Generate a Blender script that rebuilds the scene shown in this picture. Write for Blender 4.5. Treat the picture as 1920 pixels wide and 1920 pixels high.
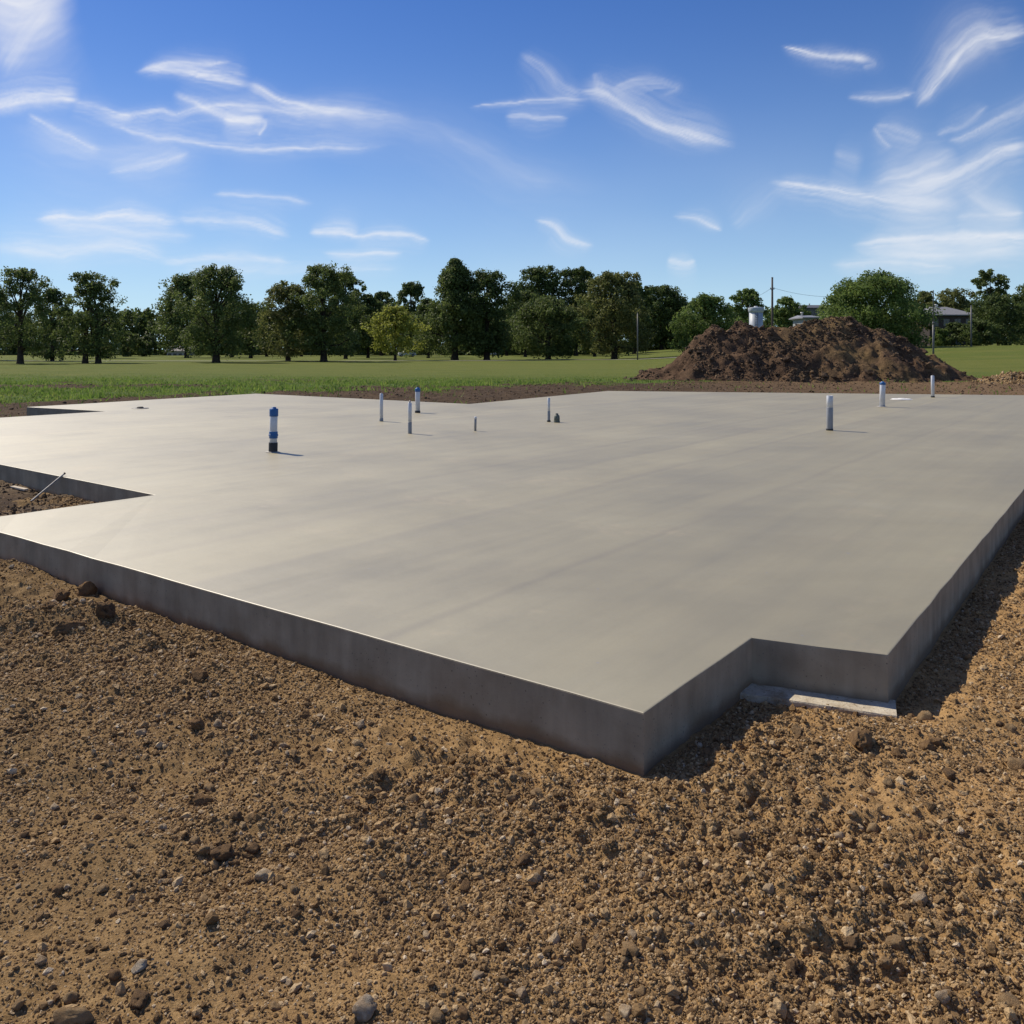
import bpy, bmesh, math, random
import numpy as np
from mathutils import Vector, noise as mnoise

for o in list(bpy.data.objects):
    bpy.data.objects.remove(o)
scene = bpy.context.scene
COL = scene.collection
rng = np.random.default_rng(7)
random.seed(7)
R = math.radians

# ------------------------------------------------------------------ camera
F, CX, HY, H = 1600.0, 960.0, 655.0, 1.5      # photograph measurements: focal length, centre, horizon, eye height over slab
cam_d = bpy.data.cameras.new('camera')
cam = bpy.data.objects.new('camera', cam_d)
COL.objects.link(cam)
cam.location = (0, 0, H)
cam.rotation_euler = (R(90), 0, 0)
cam_d.sensor_width = 36
cam_d.lens = 36 * F / 1920
cam_d.shift_y = -(960 - HY) / 1920
cam_d.clip_start = 0.05
cam_d.clip_end = 9000
scene.camera = cam

# ------------------------------------------------------------------ sun and sky
SUN_EL = R(46)
SUN_H = Vector((-0.77, 0.64, 0)).normalized()          # horizontal direction towards the sun
sun_vec = Vector((SUN_H.x * math.cos(SUN_EL), SUN_H.y * math.cos(SUN_EL), math.sin(SUN_EL)))
sd = bpy.data.lights.new('sun', 'SUN')
sd.energy = 5.0
sd.angle = R(0.5)
sd.color = (1.0, 0.90, 0.74)
sun = bpy.data.objects.new('sun', sd)
COL.objects.link(sun)
sun.rotation_euler = sun_vec.to_track_quat('Z', 'Y').to_euler()
sun.location = (-30, 25, 40)

world = bpy.data.worlds.new('World')
scene.world = world
world.use_nodes = True
scene.view_settings.view_transform = 'Standard'
scene.view_settings.look = 'None'
scene.view_settings.gamma = 1
scene.view_settings.exposure = 0
SKY_STRENGTH = 0.075


def build_world():
    nt = world.node_tree
    N, L = nt.nodes, nt.links
    N.clear()
    out = N.new('ShaderNodeOutputWorld')
    bg = N.new('ShaderNodeBackground')
    bg.inputs['Strength'].default_value = SKY_STRENGTH
    sky = N.new('ShaderNodeTexSky')
    sky.sky_type = 'NISHITA'
    sky.sun_disc = False
    sky.sun_elevation = SUN_EL
    sky.sun_rotation = math.atan2(SUN_H.x, SUN_H.y)
    sky.altitude = 300
    sky.air_density = 1.0
    sky.dust_density = 0.25
    sky.ozone_density = 3.0
    hsv = N.new('ShaderNodeHueSaturation')
    hsv.inputs['Saturation'].default_value = 1.25
    L.new(sky.outputs[0], hsv.inputs['Color'])
    world.cycles.sampling_method = 'MANUAL'
    world.cycles.sample_map_resolution = 512
    tc = N.new('ShaderNodeTexCoord')
    sep = N.new('ShaderNodeSeparateXYZ')
    L.new(tc.outputs['Generated'], sep.inputs[0])
    def math_(op, a, b=None, c=None, clamp=False):
        n = N.new('ShaderNodeMath'); n.operation = op; n.use_clamp = clamp
        for i, v in enumerate((a, b, c)):
            if v is None: continue
            if isinstance(v, (int, float)): n.inputs[i].default_value = v
            else: L.new(v, n.inputs[i])
        return n.outputs[0]
    el = math_('ARCSINE', sep.outputs[2])
    # pale moist air low over the horizon, all the way round
    hz = math_('MULTIPLY', math_('EXPONENT', math_('MULTIPLY', math_('MAXIMUM', el, 0.0), -7.5)), .96)
    tint = N.new('ShaderNodeMix'); tint.data_type = 'RGBA'; tint.blend_type = 'MULTIPLY'; tint.inputs['Factor'].default_value = 1
    L.new(hsv.outputs[0], tint.inputs['A']); tint.inputs['B'].default_value = (.69, .875, 1.32, 1)
    hm = N.new('ShaderNodeMix'); hm.data_type = 'RGBA'
    L.new(hz, hm.inputs['Factor']); L.new(tint.outputs['Result'], hm.inputs['A']); hm.inputs['B'].default_value = (8.0, 11.2, 12.9, 1)
    L.new(hm.outputs['Result'], bg.inputs['Color'])
    L.new(bg.outputs[0], out.inputs[0])
build_world()

# ------------------------------------------------------------------ helpers
def tag(o, label=None, cat=None, group=None, kind=None):
    if label: o['label'] = label
    if cat: o['category'] = cat
    if group: o['group'] = group
    if kind: o['kind'] = kind
    return o

def link(name, me, mat=None, parent=None, loc=None):
    o = bpy.data.objects.new(name, me)
    COL.objects.link(o)
    if mat is not None and me is not None and not me.materials: me.materials.append(mat)
    if parent: o.parent = parent
    if loc is not None: o.location = loc
    return o

def empty(name, loc):
    o = bpy.data.objects.new(name, None)
    o.empty_display_size = .2
    COL.objects.link(o)
    o.location = loc
    return o

def mesh_np(name, verts, faces, smooth=False):
    """verts (n,3), faces (m,k) all the same size"""
    verts = np.asarray(verts, np.float32); faces = np.asarray(faces, np.int32)
    me = bpy.data.meshes.new(name)
    m, k = faces.shape
    me.vertices.add(len(verts)); me.vertices.foreach_set('co', verts.ravel())
    me.loops.add(m * k); me.loops.foreach_set('vertex_index', faces.ravel())
    me.polygons.add(m)
    me.polygons.foreach_set('loop_start', np.arange(0, m * k, k, dtype=np.int32))
    me.polygons.foreach_set('use_smooth', np.full(m, smooth, dtype=bool))
    me.update(calc_edges=True)
    return me

def bm_mesh(name, bm, smooth=False):
    me = bpy.data.meshes.new(name)
    bmesh.ops.recalc_face_normals(bm, faces=bm.faces)
    bm.to_mesh(me); bm.free()
    if smooth:
        me.polygons.foreach_set('use_smooth', np.full(len(me.polygons), True))
    return me

def lathe(name, prof, seg=24, smooth=True, wob=0):
    """profile [(r, z)...] revolved about z"""
    bm = bmesh.new()
    rings = []
    for r, z in prof:
        rings.append([bm.verts.new((r * math.cos(2 * math.pi * i / seg), r * math.sin(2 * math.pi * i / seg), z)) for i in range(seg)])
    for a, b in zip(rings[:-1], rings[1:]):
        for i in range(seg):
            bm.faces.new((a[i], a[(i + 1) % seg], b[(i + 1) % seg], b[i]))
    bm.faces.new(rings[0]); bm.faces.new(rings[-1])
    me = bm_mesh(name, bm)
    if smooth:
        for p in me.polygons: p.use_smooth = abs(p.normal.z) < .5
    return me

def boxes(name, lst):
    """list of (x0,x1,y0,y1,z0,z1)"""
    bm = bmesh.new()
    for x0, x1, y0, y1, z0, z1 in lst:
        v = [bm.verts.new(p) for p in ((x0,y0,z0),(x1,y0,z0),(x1,y1,z0),(x0,y1,z0),(x0,y0,z1),(x1,y0,z1),(x1,y1,z1),(x0,y1,z1))]
        for f in ((0,3,2,1),(4,5,6,7),(0,1,5,4),(1,2,6,5),(2,3,7,6),(3,0,4,7)):
            bm.faces.new([v[i] for i in f])
    return bm_mesh(name, bm)

def tube_arrays(pts, rad, seg=7):
    """tapered tube along points -> verts, quads"""
    pts = [Vector(p) for p in pts]
    V, Q = [], []
    for i, p in enumerate(pts):
        d = (pts[min(i + 1, len(pts) - 1)] - pts[max(i - 1, 0)]).normalized()
        a = d.orthogonal().normalized() if abs(d.z) < .95 else d.cross(Vector((0, 1, 0))).normalized()
        b = d.cross(a)
        for s in range(seg):
            t = 2 * math.pi * s / seg
            V.append(p + (a * math.cos(t) + b * math.sin(t)) * rad[i])
        if i:
            o = (i - 1) * seg
            for s in range(seg):
                Q.append((o + s, o + (s + 1) % seg, o + seg + (s + 1) % seg, o + seg + s))
    return [tuple(v) for v in V], Q

def tubes_mesh(name, lst, seg=7):
    V, Q = [], []
    for pts, rad in lst:
        v, q = tube_arrays(pts, rad, seg)
        o = len(V); V += v; Q += [tuple(i + o for i in f) for f in q]
    return mesh_np(name, V, Q, True)

# value noise on numpy arrays
_T = [np.random.default_rng(100 + i).random((256, 256)).astype(np.float32) for i in range(8)]
def vn(x, y, seed=0):
    T = _T[seed % 8]
    xi = np.floor(x).astype(np.int64); yi = np.floor(y).astype(np.int64)
    fx = x - xi; fy = y - yi
    fx = fx * fx * (3 - 2 * fx); fy = fy * fy * (3 - 2 * fy)
    a = T[xi & 255, yi & 255]; b = T[(xi + 1) & 255, yi & 255]; c = T[xi & 255, (yi + 1) & 255]; d = T[(xi + 1) & 255, (yi + 1) & 255]
    return (a * (1 - fx) + b * fx) * (1 - fy) + (c * (1 - fx) + d * fx) * fy - .5
def fbm(x, y, sc, octv=4, seed=0, gain=.5):
    s = 0; a = 1.0
    for i in range(octv):
        s = s + a * vn(x * sc + 17.3 * i + seed * 5.1, y * sc - 9.7 * i, seed + i)
        sc *= 2.03; a *= gain
    return s
def sstep(a, b, x):
    t = np.clip((x - a) / (b - a), 0, 1)
    return t * t * (3 - 2 * t)

def at(x, y, z=0.0):
    """the point at height z whose picture is at photograph pixel x, y"""
    Y = F * (H - z) / (y - HY)
    return Vector(((x - CX) / F * Y, Y, z))
def on(x, Y):
    return (x - CX) / F * Y
def zat(y, Y):
    return H + (HY - y) * Y / F

# ------------------------------------------------------------------ high cirrus: a shell of thin cloud far out in the sky
CIRRUS = [  # each streak: spine points (x, y, half width) in photograph pixels read as bearings, then strength
 ([(-90,-20,60),(40,5,60),(150,-15,40)],1.0), ([(120,0,26),(75,40,26),(35,95,24),(0,150,18)],.55), ([(-40,40,60),(60,50,50),(130,20,30)],.35),
 ([(-30,197,8),(40,189,12),(100,183,12),(152,189,6)],1.25), ([(135,190,6),(190,206,10),(250,222,6)],.5),
 ([(246,129,3),(300,119,7),(370,119,7),(436,111,3)],.55), ([(262,123,3),(320,132,8),(370,140,11),(420,149,12),(468,160,6)],1.1), ([(455,153,7),(530,186,9),(600,206,10),(650,214,5)],.6),
 ([(165,226,4),(250,216,8),(300,207,8),(330,215,9),(390,200,10),(480,200,12),(560,207,14),(610,205,17),(680,212,20),(775,228,10)],.62),
 ([(322,177,5),(370,195,8),(410,214,10),(450,226,14),(497,230,10)],.7), ([(415,220,6),(450,226,13),(496,224,11)],.6), ([(495,222,6),(497,240,7),(487,256,4)],.45),
 ([(185,226,4),(280,257,9),(340,265,9),(430,275,10),(500,283,10),(620,275,8),(730,276,4)],.5), ([(55,213,4),(100,240,8),(150,265,8),(195,284,4)],.55),
 ([(0,235,40),(180,280,50),(420,300,40)],.20), ([(200,328,5),(260,318,13),(330,300,13),(356,284,6)],.42), ([(560,200,18),(680,226,26),(800,240,36),(900,282,42),(1010,335,44),(1160,352,20)],.13),
 ([(58,414,3),(110,408,9),(180,411,8),(240,400,12),(300,408,9),(345,413,4)],1.05), ([(325,405,4),(420,414,10),(490,425,12),(550,443,5)],.55), ([(95,424,8),(240,432,14),(375,440,8)],.25),
 ([(400,366,2),(470,362,5),(520,372,5),(592,379,2)],.5), ([(582,437,3),(635,431,9),(675,443,5)],.95), ([(655,446,4),(720,438,10),(810,452,5)],.55), ([(602,470,2),(680,473,6),(755,470,2)],.6),
 ([(-30,463,16),(120,474,22),(230,463,18),(325,487,8)],.5), ([(295,487,6),(430,478,13),(555,493,5)],.4), ([(975,97,6),(1020,126,14),(1050,160,16),(1092,176,10)],.34), ([(1108,134,4),(1114,150,8),(1120,172,8)],.22),
 ([(880,198,2),(1000,188,5),(1105,182,6)],.45), ([(950,214,5),(1005,217,9),(1066,219,4)],.45), ([(1075,166,7),(1130,178,12),(1180,205,16),(1240,240,16),(1300,255,13),(1378,276,6)],.8),
 ([(1140,166,8),(1210,148,12),(1272,164,8),(1235,180,5)],.3), ([(998,412,3),(1040,425,8),(1062,446,9),(1114,462,4)],.6), ([(1258,409,2),(1310,418,7),(1354,434,3)],.5), ([(1246,487,5),(1280,494,11),(1308,489,5)],.55),
 ([(1460,89,2),(1510,98,6),(1560,104,9),(1632,113,6)],.75), ([(1600,108,5),(1632,118,6),(1612,130,3)],.3), ([(1935,54,10),(1870,68,15),(1840,70,17),(1810,95,17),(1780,125,14),(1745,165,10),(1712,206,5)],.85), ([(1900,60,22),(1840,90,30),(1760,160,22)],.18),
 ([(1585,185,2),(1650,188,6),(1715,175,3)],.55), ([(1633,238,4),(1680,245,16),(1728,264,8)],.3), ([(1633,240,3),(1670,278,7)],.2), ([(1752,257,3),(1810,230,9),(1856,198,4)],.34), ([(1775,268,4),(1870,225,12),(1945,178,10)],.42),
 ([(1440,344,3),(1480,346,9),(1560,352,11),(1640,368,16),(1720,378,22),(1810,388,16)],.75), ([(1940,268,8),(1870,285,15),(1800,320,20),(1740,340,26),(1650,362,20)],.75), ([(1800,285,14),(1720,320,28),(1630,350,16)],.42), ([(1560,284,14),(1625,302,24)],.2),
 ([(1790,345,18),(1850,384,28),(1925,404,20)],.34), ([(1790,412,6),(1860,402,14),(1925,398,10)],.3), ([(1596,456,4),(1680,448,12),(1800,446,14),(1960,438,14)],.65), ([(1598,456,8),(1650,475,20),(1800,476,26),(1960,468,26)],.5), ([(1555,496,6),(1660,492,16),(1795,501,8)],.36),
 ([(1480,350,10),(1420,390,22),(1370,425,12)],.12), ([(330,500,8),(520,508,14),(760,500,8)],.22),
]
def make_sky():
    def grade(segs): return np.concatenate([np.arange(a, b - 1e-9, st) for a, b, st in segs])
    az = np.append(grade([(-math.pi, -.76, .045), (-.76, .76, .0017), (.76, math.pi, .045)]), math.pi)
    el = np.append(grade([(.004, .44, .0017), (.44, 1.5, .04)]), 1.5)
    A, E = np.meshgrid(az, el)
    ok = np.abs(A) < .78
    Ac = np.clip(A, -.78, .78)
    PXx = CX + F * np.tan(Ac); PYy = HY - F * np.tan(np.clip(E, 0, .6)) / np.cos(Ac)
    D = np.zeros_like(A)
    wx = 10 * fbm(PXx, PYy, 1 / 70, 3, 1) + 2.2 * fbm(PXx, PYy, 1 / 17, 2, 2); wy = 8 * fbm(PXx, PYy, 1 / 70, 3, 3) + 2.2 * fbm(PXx, PYy, 1 / 17, 2, 4)
    QX, QY = PXx + wx, PYy + wy
    for si, (pts, st) in enumerate(CIRRUS):
        P0 = np.array(pts, float)
        if len(P0) == 2: P0 = np.array([P0[0], P0.mean(0) * [1, 1, 1.2], P0[1]])
        # smooth spine
        Pp = np.vstack([2 * P0[0] - P0[1], P0, 2 * P0[-1] - P0[-2]]); sp = []
        for i in range(1, len(Pp) - 2):
            for t in np.linspace(0, 1, 8, endpoint=False):
                a_, b_, c_, d_ = Pp[i - 1:i + 3]
                sp.append(.5 * (2 * b_ + (c_ - a_) * t + (2 * a_ - 5 * b_ + 4 * c_ - d_) * t * t + (3 * b_ - a_ - 3 * c_ + d_) * t ** 3))
        sp.append(Pp[-2]); sp = np.array(sp); sp[:, 2] = np.maximum(sp[:, 2] * .68, 1.6)
        L = np.concatenate([[0], np.cumsum(np.hypot(np.diff(sp[:, 0]), np.diff(sp[:, 1])))])
        mw = sp[:, 2].max() * 7 + 16
        box = ok & (PXx > sp[:, 0].min() - mw) & (PXx < sp[:, 0].max() + mw) & (PYy > sp[:, 1].min() - mw) & (PYy < sp[:, 1].max() + mw)
        if not box.any(): continue
        x, y = QX[box], QY[box]
        best = np.full(x.shape, 1e9); bu = np.zeros_like(x); bw = np.ones_like(x); bs = np.zeros_like(x)
        for i in range(len(sp) - 1):
            ex, ey = sp[i + 1, :2] - sp[i, :2]; l2 = ex * ex + ey * ey + 1e-9
            t = np.clip(((x - sp[i, 0]) * ex + (y - sp[i, 1]) * ey) / l2, 0, 1)
            dx, dy = x - sp[i, 0] - t * ex, y - sp[i, 1] - t * ey
            d = np.hypot(dx, dy); m = d < best
            best[m] = d[m]; bu[m] = (L[i] + t * (L[i + 1] - L[i]))[m]; bw[m] = (sp[i, 2] + t * (sp[i + 1, 2] - sp[i, 2]))[m]; bs[m] = np.sign(ex * dy - ey * dx)[m]
        sd_ = best * bs
        # crisp on one flank, trailing off on the other
        side = 1.15 + .35 * np.tanh(sd_ / (bw * .5)) * (1 if si % 3 else -1)
        q = best / (bw * side)
        prof = .66 * np.exp(-q ** 1.3 * 1.5) + .20 * np.exp(-(q / 3.4) ** 2 * 1.3)
        tt = bu / L[-1]
        prof *= sstep(-.01, .15 + .16 * sstep(8, 18, bw), np.minimum(tt, 1 - tt))
        f1 = fbm(bu / 60 + si * 3.3, sd_ / (2.6 + bw * .22) + .9 * fbm(x, y, 1 / 40, 2, 5), 1.0, 3, si % 5) + .5
        f2 = fbm(bu / 16 + si * 7.7, sd_ / (1.5 + bw * .08), 1.0, 2, (si + 3) % 5) + .5
        fib = np.clip(.50 + .85 * np.clip(f1, 0, 1.2) ** 1.3 + .22 * (f2 - .5), .1, 1.6)
        fib = fib + (.92 - fib) * .45 * sstep(8, 18, bw)
        D[box] += st * 1.15 * prof * fib
    # faint veils through the frame, and the same thin cirrus over the rest of the sky
    g = fbm(A * 1.7 + E, E * 7 - A, 1.6, 5, 2)
    outside = np.maximum(sstep(.55, .8, np.abs(A)), sstep(.40, .55, E)) * sstep(0, .06, E)
    D += outside * np.clip(g - .12, 0, 1) * 1.5
    D += .055 * np.clip(fbm(A, E * 2.2, 5.0, 3, 6) + .35, 0, 1) * sstep(.34, .16, E) * sstep(.0, .03, E)
    # the sun stands in a clear gap
    sa, se = math.atan2(SUN_H.x, SUN_H.y), SUN_EL
    D *= sstep(.10, .30, np.hypot((A - sa) * math.cos(se), E - se))
    op = 1 - np.exp(-1.25 * D)
    Rr = 7000.0
    V = np.stack([Rr * np.sin(A) * np.cos(E), Rr * np.cos(A) * np.cos(E), Rr * np.sin(E)], -1).reshape(-1, 3)
    ny, nx = A.shape
    idx = np.arange(nx * ny).reshape(ny, nx)
    f = np.stack([idx[:-1, :-1], idx[:-1, 1:], idx[1:, 1:], idx[1:, :-1]], -1).reshape(-1, 4)
    me = mesh_np('sky', V, f, True)
    a_ = me.attributes.new('cloud', 'FLOAT', 'POINT'); a_.data.foreach_set('value', op.astype(np.float32).ravel())
    m = bpy.data.materials.new('cirrus'); m.use_nodes = True
    N, L_ = m.node_tree.nodes, m.node_tree.links; N.clear()
    out = N.new('ShaderNodeOutputMaterial'); mx = N.new('ShaderNodeMixShader'); tr = N.new('ShaderNodeBsdfTransparent'); em = N.new('ShaderNodeEmission')
    at_ = N.new('ShaderNodeAttribute'); at_.attribute_name = 'cloud'
    em.inputs[0].default_value = (.90, .905, .93, 1); em.inputs[1].default_value = 1.0
    L_.new(at_.outputs['Fac'], mx.inputs[0]); L_.new(tr.outputs[0], mx.inputs[1]); L_.new(em.outputs[0], mx.inputs[2]); L_.new(mx.outputs[0], out.inputs[0])
    m.cycles.emission_sampling = 'NONE'
    tag(link('sky', me, m), kind='structure')
make_sky()

# ------------------------------------------------------------------ materials
class NT:
    def __init__(self, name):
        self.m = bpy.data.materials.new(name); self.m.use_nodes = True
        self.t = self.m.node_tree; self.N = self.t.nodes; self.L = self.t.links
        self.b = self.N['Principled BSDF']
    def new(self, k, **kw):
        n = self.N.new(k)
        for a, v in kw.items(): setattr(n, a, v)
        return n
    def set(self, n, i, v):
        if hasattr(v, 'is_output'): self.L.new(v, n.inputs[i])
        else: n.inputs[i].default_value = v
    def coord(self, what='Object'):
        return self.new('ShaderNodeTexCoord').outputs[what]
    def pos(self):
        return self.new('ShaderNodeNewGeometry').outputs['Position']
    def map(self, vec, scale=(1,1,1), rot=(0,0,0), loc=(0,0,0)):
        n = self.new('ShaderNodeMapping'); self.L.new(vec, n.inputs[0])
        n.inputs['Scale'].default_value = scale; n.inputs['Rotation'].default_value = rot; n.inputs['Location'].default_value = loc
        return n.outputs[0]
    def noise(self, vec, scale, detail=4, rough=.55, out='Fac'):
        n = self.new('ShaderNodeTexNoise'); self.L.new(vec, n.inputs['Vector'])
        n.inputs['Scale'].default_value = scale; n.inputs['Detail'].default_value = detail; n.inputs['Roughness'].default_value = rough
        return n.outputs[out]
    def ramp(self, fac, stops, interp='LINEAR'):
        n = self.new('ShaderNodeValToRGB'); self.L.new(fac, n.inputs[0]); cr = n.color_ramp; cr.interpolation = interp
        while len(cr.elements) < len(stops): cr.elements.new(.5)
        for e, (p, c) in zip(cr.elements, stops):
            e.position = p; e.color = (*c, 1) if len(c) == 3 else c
        return n.outputs[0]
    def mr(self, v, a, b, c=0., d=1.):
        n = self.new('ShaderNodeMapRange'); self.L.new(v, n.inputs[0])
        for i, x in zip((1, 2, 3, 4), (a, b, c, d)): n.inputs[i].default_value = x
        return n.outputs[0]
    def mix(self, f, a, b, blend='MIX'):
        n = self.new('ShaderNodeMix', data_type='RGBA', blend_type=blend)
        for k, v in (('Factor', f), ('A', a), ('B', b)):
            if hasattr(v, 'is_output'): self.L.new(v, n.inputs[k])
            else: n.inputs[k].default_value = v if k == 'Factor' else (*v, 1)
        return n.outputs['Result']
    def math(self, op, a, b=None, c=None):
        n = self.new('ShaderNodeMath', operation=op)
        for i, v in enumerate((a, b, c)):
            if v is not None: self.set(n, i, v)
        return n.outputs[0]
    def bump(self, h, strength=.3, dist=.02, normal=None):
        n = self.new('ShaderNodeBump'); self.L.new(h, n.inputs['Height'])
        n.inputs['Strength'].default_value = strength; n.inputs['Distance'].default_value = dist
        if normal: self.L.new(normal, n.inputs['Normal'])
        return n.outputs[0]
    def base(self, c): self.set(self.b, 'Base Color', c if hasattr(c, 'is_output') else (*c, 1))
    def rough(self, r): self.set(self.b, 'Roughness', r)
    def spec(self, r): self.set(self.b, 'Specular IOR Level', r)
    def normal(self, n): self.L.new(n, self.b.inputs['Normal'])

def simple(name, col, rough=.6, spec=.4, var=.12, scale=20, metal=0):
    t = NT(name)
    n = t.noise(t.coord(), scale, 4)
    lo = tuple(c * (1 - var) for c in col); hi = tuple(min(1, c * (1 + var)) for c in col)
    t.base(t.ramp(n, [(.3, lo), (.7, hi)]))
    t.rough(rough); t.spec(spec); t.set(t.b, 'Metallic', metal)
    return t.m

def soil_material(name, dark, mid, light, pale, bump=.5):
    t = NT(name)
    p = t.pos()
    big = t.noise(p, .9, 4); med = t.noise(p, 9, 5, .65); fine = t.noise(p, 70, 4, .7); grit = t.noise(p, 260, 2)
    c = t.ramp(med, [(.25, dark), (.5, mid), (.75, light)])
    c = t.mix(t.mr(big, .35, .65), c, t.ramp(fine, [(.3, dark), (.55, light), (.8, pale)]))
    c = t.mix(t.mr(fine, .3, .7, .75, .0), c, tuple(x * .55 for x in dark), 'MIX') if False else c
    c = t.mix(t.mr(grit, .62, .75), c, pale)
    t.base(c); t.rough(.95); t.spec(.15)
    h = t.math('MULTIPLY_ADD', fine, .7, t.math('MULTIPLY', grit, .35))
    t.normal(t.bump(h, bump, .012))
    return t

M = {}
def make_concrete():
    t = NT('trowelled_concrete')
    p = t.pos()
    rot = math.atan2(.8, .6)
    # u runs along the pour strips, q across them
    mp = t.new('ShaderNodeMapping'); mp.vector_type = 'POINT'; t.L.new(p, mp.inputs[0]); mp.inputs['Rotation'].default_value = (0, 0, -rot)
    s = t.new('ShaderNodeSeparateXYZ'); t.L.new(mp.outputs[0], s.inputs[0])
    q = t.math('MULTIPLY', s.outputs[1], -1.0)            # q = .8x - .6y
    wob = t.noise(t.map(p, (.5, .5, .5)), 1.0, 3)
    qw = t.math('ADD', q, t.mr(wob, 0, 1, -.10, .10))
    bays = t.mr(qw, -22, 4)
    g = lambda v: (v, v, v)
    def pos(x): return (x + 22) / 26
    bay = t.ramp(bays, [(0, g(.96)), (pos(-16), g(.96)), (pos(-15.9), g(1.06)), (pos(-12.1), g(1.04)), (pos(-12.0), g(.93)), (pos(-8.6), g(1.04)), (pos(-6.9), g(1.0)), (pos(-6.75), g(.94)), (pos(-5.9), g(.96)), (pos(-5.83), g(1.05)), (pos(-4.95), g(1.09)), (pos(-4.8), g(.95)), (1, g(1.0))])
    streak = t.noise(t.map(mp.outputs[0], (.12, 1.6, 1)), 1.6, 5, .6)
    cloud = t.noise(p, .38, 5, .6)
    speck = t.noise(p, 55, 3, .7)
    base = t.ramp(cloud, [(.28, (.216, .176, .070)), (.45, (.236, .196, .084)), (.6, (.246, .208, .094)), (.75, (.262, .228, .120))])
    base = t.mix(1.0, base, bay, 'MULTIPLY')
    base = t.mix(1.0, base, t.ramp(streak, [(.3, g(.87)), (.55, g(1.0)), (.75, g(1.09))]), 'MULTIPLY')
    fine_band = t.noise(t.map(mp.outputs[0], (.05, 3.4, 1)), 1.6, 4, .6)
    base = t.mix(1.0, base, t.ramp(fine_band, [(.32, g(.93)), (.5, g(1.0)), (.68, g(1.05))]), 'MULTIPLY')
    base = t.mix(1.0, base, t.ramp(speck, [(.3, g(.96)), (.7, g(1.03))]), 'MULTIPLY')
    lines = None
    for q0, w in ((-12.07, .03), (-5.87, .022), (-6.8, .02), (-15.95, .03), (-4.88, .02), (-9.6, .02), (-3.2, .014)):
        d = t.math('ABSOLUTE', t.math('SUBTRACT', qw, q0))
        m = t.mr(d, w * 1.0, w * 4.5, 1, 0)
        lines = m if lines is None else t.math('MAXIMUM', lines, m)
    broken = t.math('MULTIPLY', lines, t.mr(streak, .28, .55, .25, 1))
    base = t.mix(t.math('MULTIPLY', broken, .42), base, (.155, .122, .052))
    # small pits and trowel marks
    sw = t.new('ShaderNodeTexWave', wave_type='RINGS'); t.L.new(t.map(p, (1, 1, 1), (0, 0, 0), (3.1, -7.4, 0)), sw.inputs[0])
    sw.inputs['Scale'].default_value = .55; sw.inputs['Distortion'].default_value = 9; sw.inputs['Detail'].default_value = 3; sw.inputs['Detail Scale'].default_value = .8
    base = t.mix(1.0, base, t.ramp(sw.outputs['Fac'], [(.2, g(.985)), (.8, g(1.015))]), 'MULTIPLY')
    blot = t.noise(p, 1.7, 5, .62)
    base = t.mix(1.0, base, t.ramp(blot, [(.32, g(.95)), (.5, g(1.0)), (.68, g(1.04))]), 'MULTIPLY')
    # dried dust trodden in from the soil
    dust = t.math('MULTIPLY', t.mr(t.noise(p, .8, 5, .7), .56, .72), t.mr(t.noise(p, 11, 4, .7), .42, .62))
    base = t.mix(t.math('MULTIPLY', dust, .35), base, (.34, .24, .13))
    pit = t.noise(p, 16, 2, .4)
    base = t.mix(t.mr(pit, .76, .80), base, (.19, .175, .15))
    t.base(base)
    r = t.math('ADD', t.math('ADD', t.mr(blot, .3, .7, .035, -.035), t.mr(dust, 0, 1, 0, .12)), t.mr(fine_band, .3, .7, .04, -.04))
    r = t.math('ADD', t.mr(cloud, .3, .7, .47, .60), r)
    t.rough(r); t.spec(.72); t.set(t.b, 'IOR', 2.3)
    h = t.math('ADD', t.math('MULTIPLY', speck, .4), t.noise(p, 7, 3))
    t.normal(t.bump(h, .10, .01))
    return t.m
M['slab'] = make_concrete()

def make_formed():
    t = NT('formed_concrete_face')
    p = t.pos()
    st = t.noise(t.map(p, (7, 7, .7)), 1.0, 4, .6)
    cl = t.noise(p, 5, 4)
    sp = t.noise(p, 90, 2)
    c = t.ramp(cl, [(.3, (.245, .205, .150)), (.7, (.345, .300, .228))])
    c = t.mix(1.0, c, t.ramp(st, [(.3, (.78, .78, .78)), (.6, (1, 1, 1))]), 'MULTIPLY')
    c = t.mix(t.mr(sp, .68, .74), c, (.14, .13, .12))
    # small air holes left by the form
    vo = t.new('ShaderNodeTexVoronoi'); t.L.new(p, vo.inputs['Vector']); vo.inputs['Scale'].default_value = 34
    hole = t.math('MULTIPLY', t.mr(vo.outputs['Distance'], .10, .16, 1, 0), t.mr(t.noise(p, 4, 3), .5, .6))
    c = t.mix(t.math('MULTIPLY', hole, .7), c, (.07, .062, .052))
    # soil splashed along the foot of the face
    sepz = t.new('ShaderNodeSeparateXYZ'); t.L.new(p, sepz.inputs[0])
    low = t.mr(t.math('ADD', sepz.outputs[2], t.mr(cl, 0, 1, -.05, .05)), -.24, -.19, .7, 0)
    c = t.mix(low, c, (.17, .112, .062))
    t.base(c); t.rough(.85); t.spec(.2)
    t.normal(t.bump(t.math('ADD', sp, st), .25, .006))
    return t.m
M['face'] = make_formed()

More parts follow.
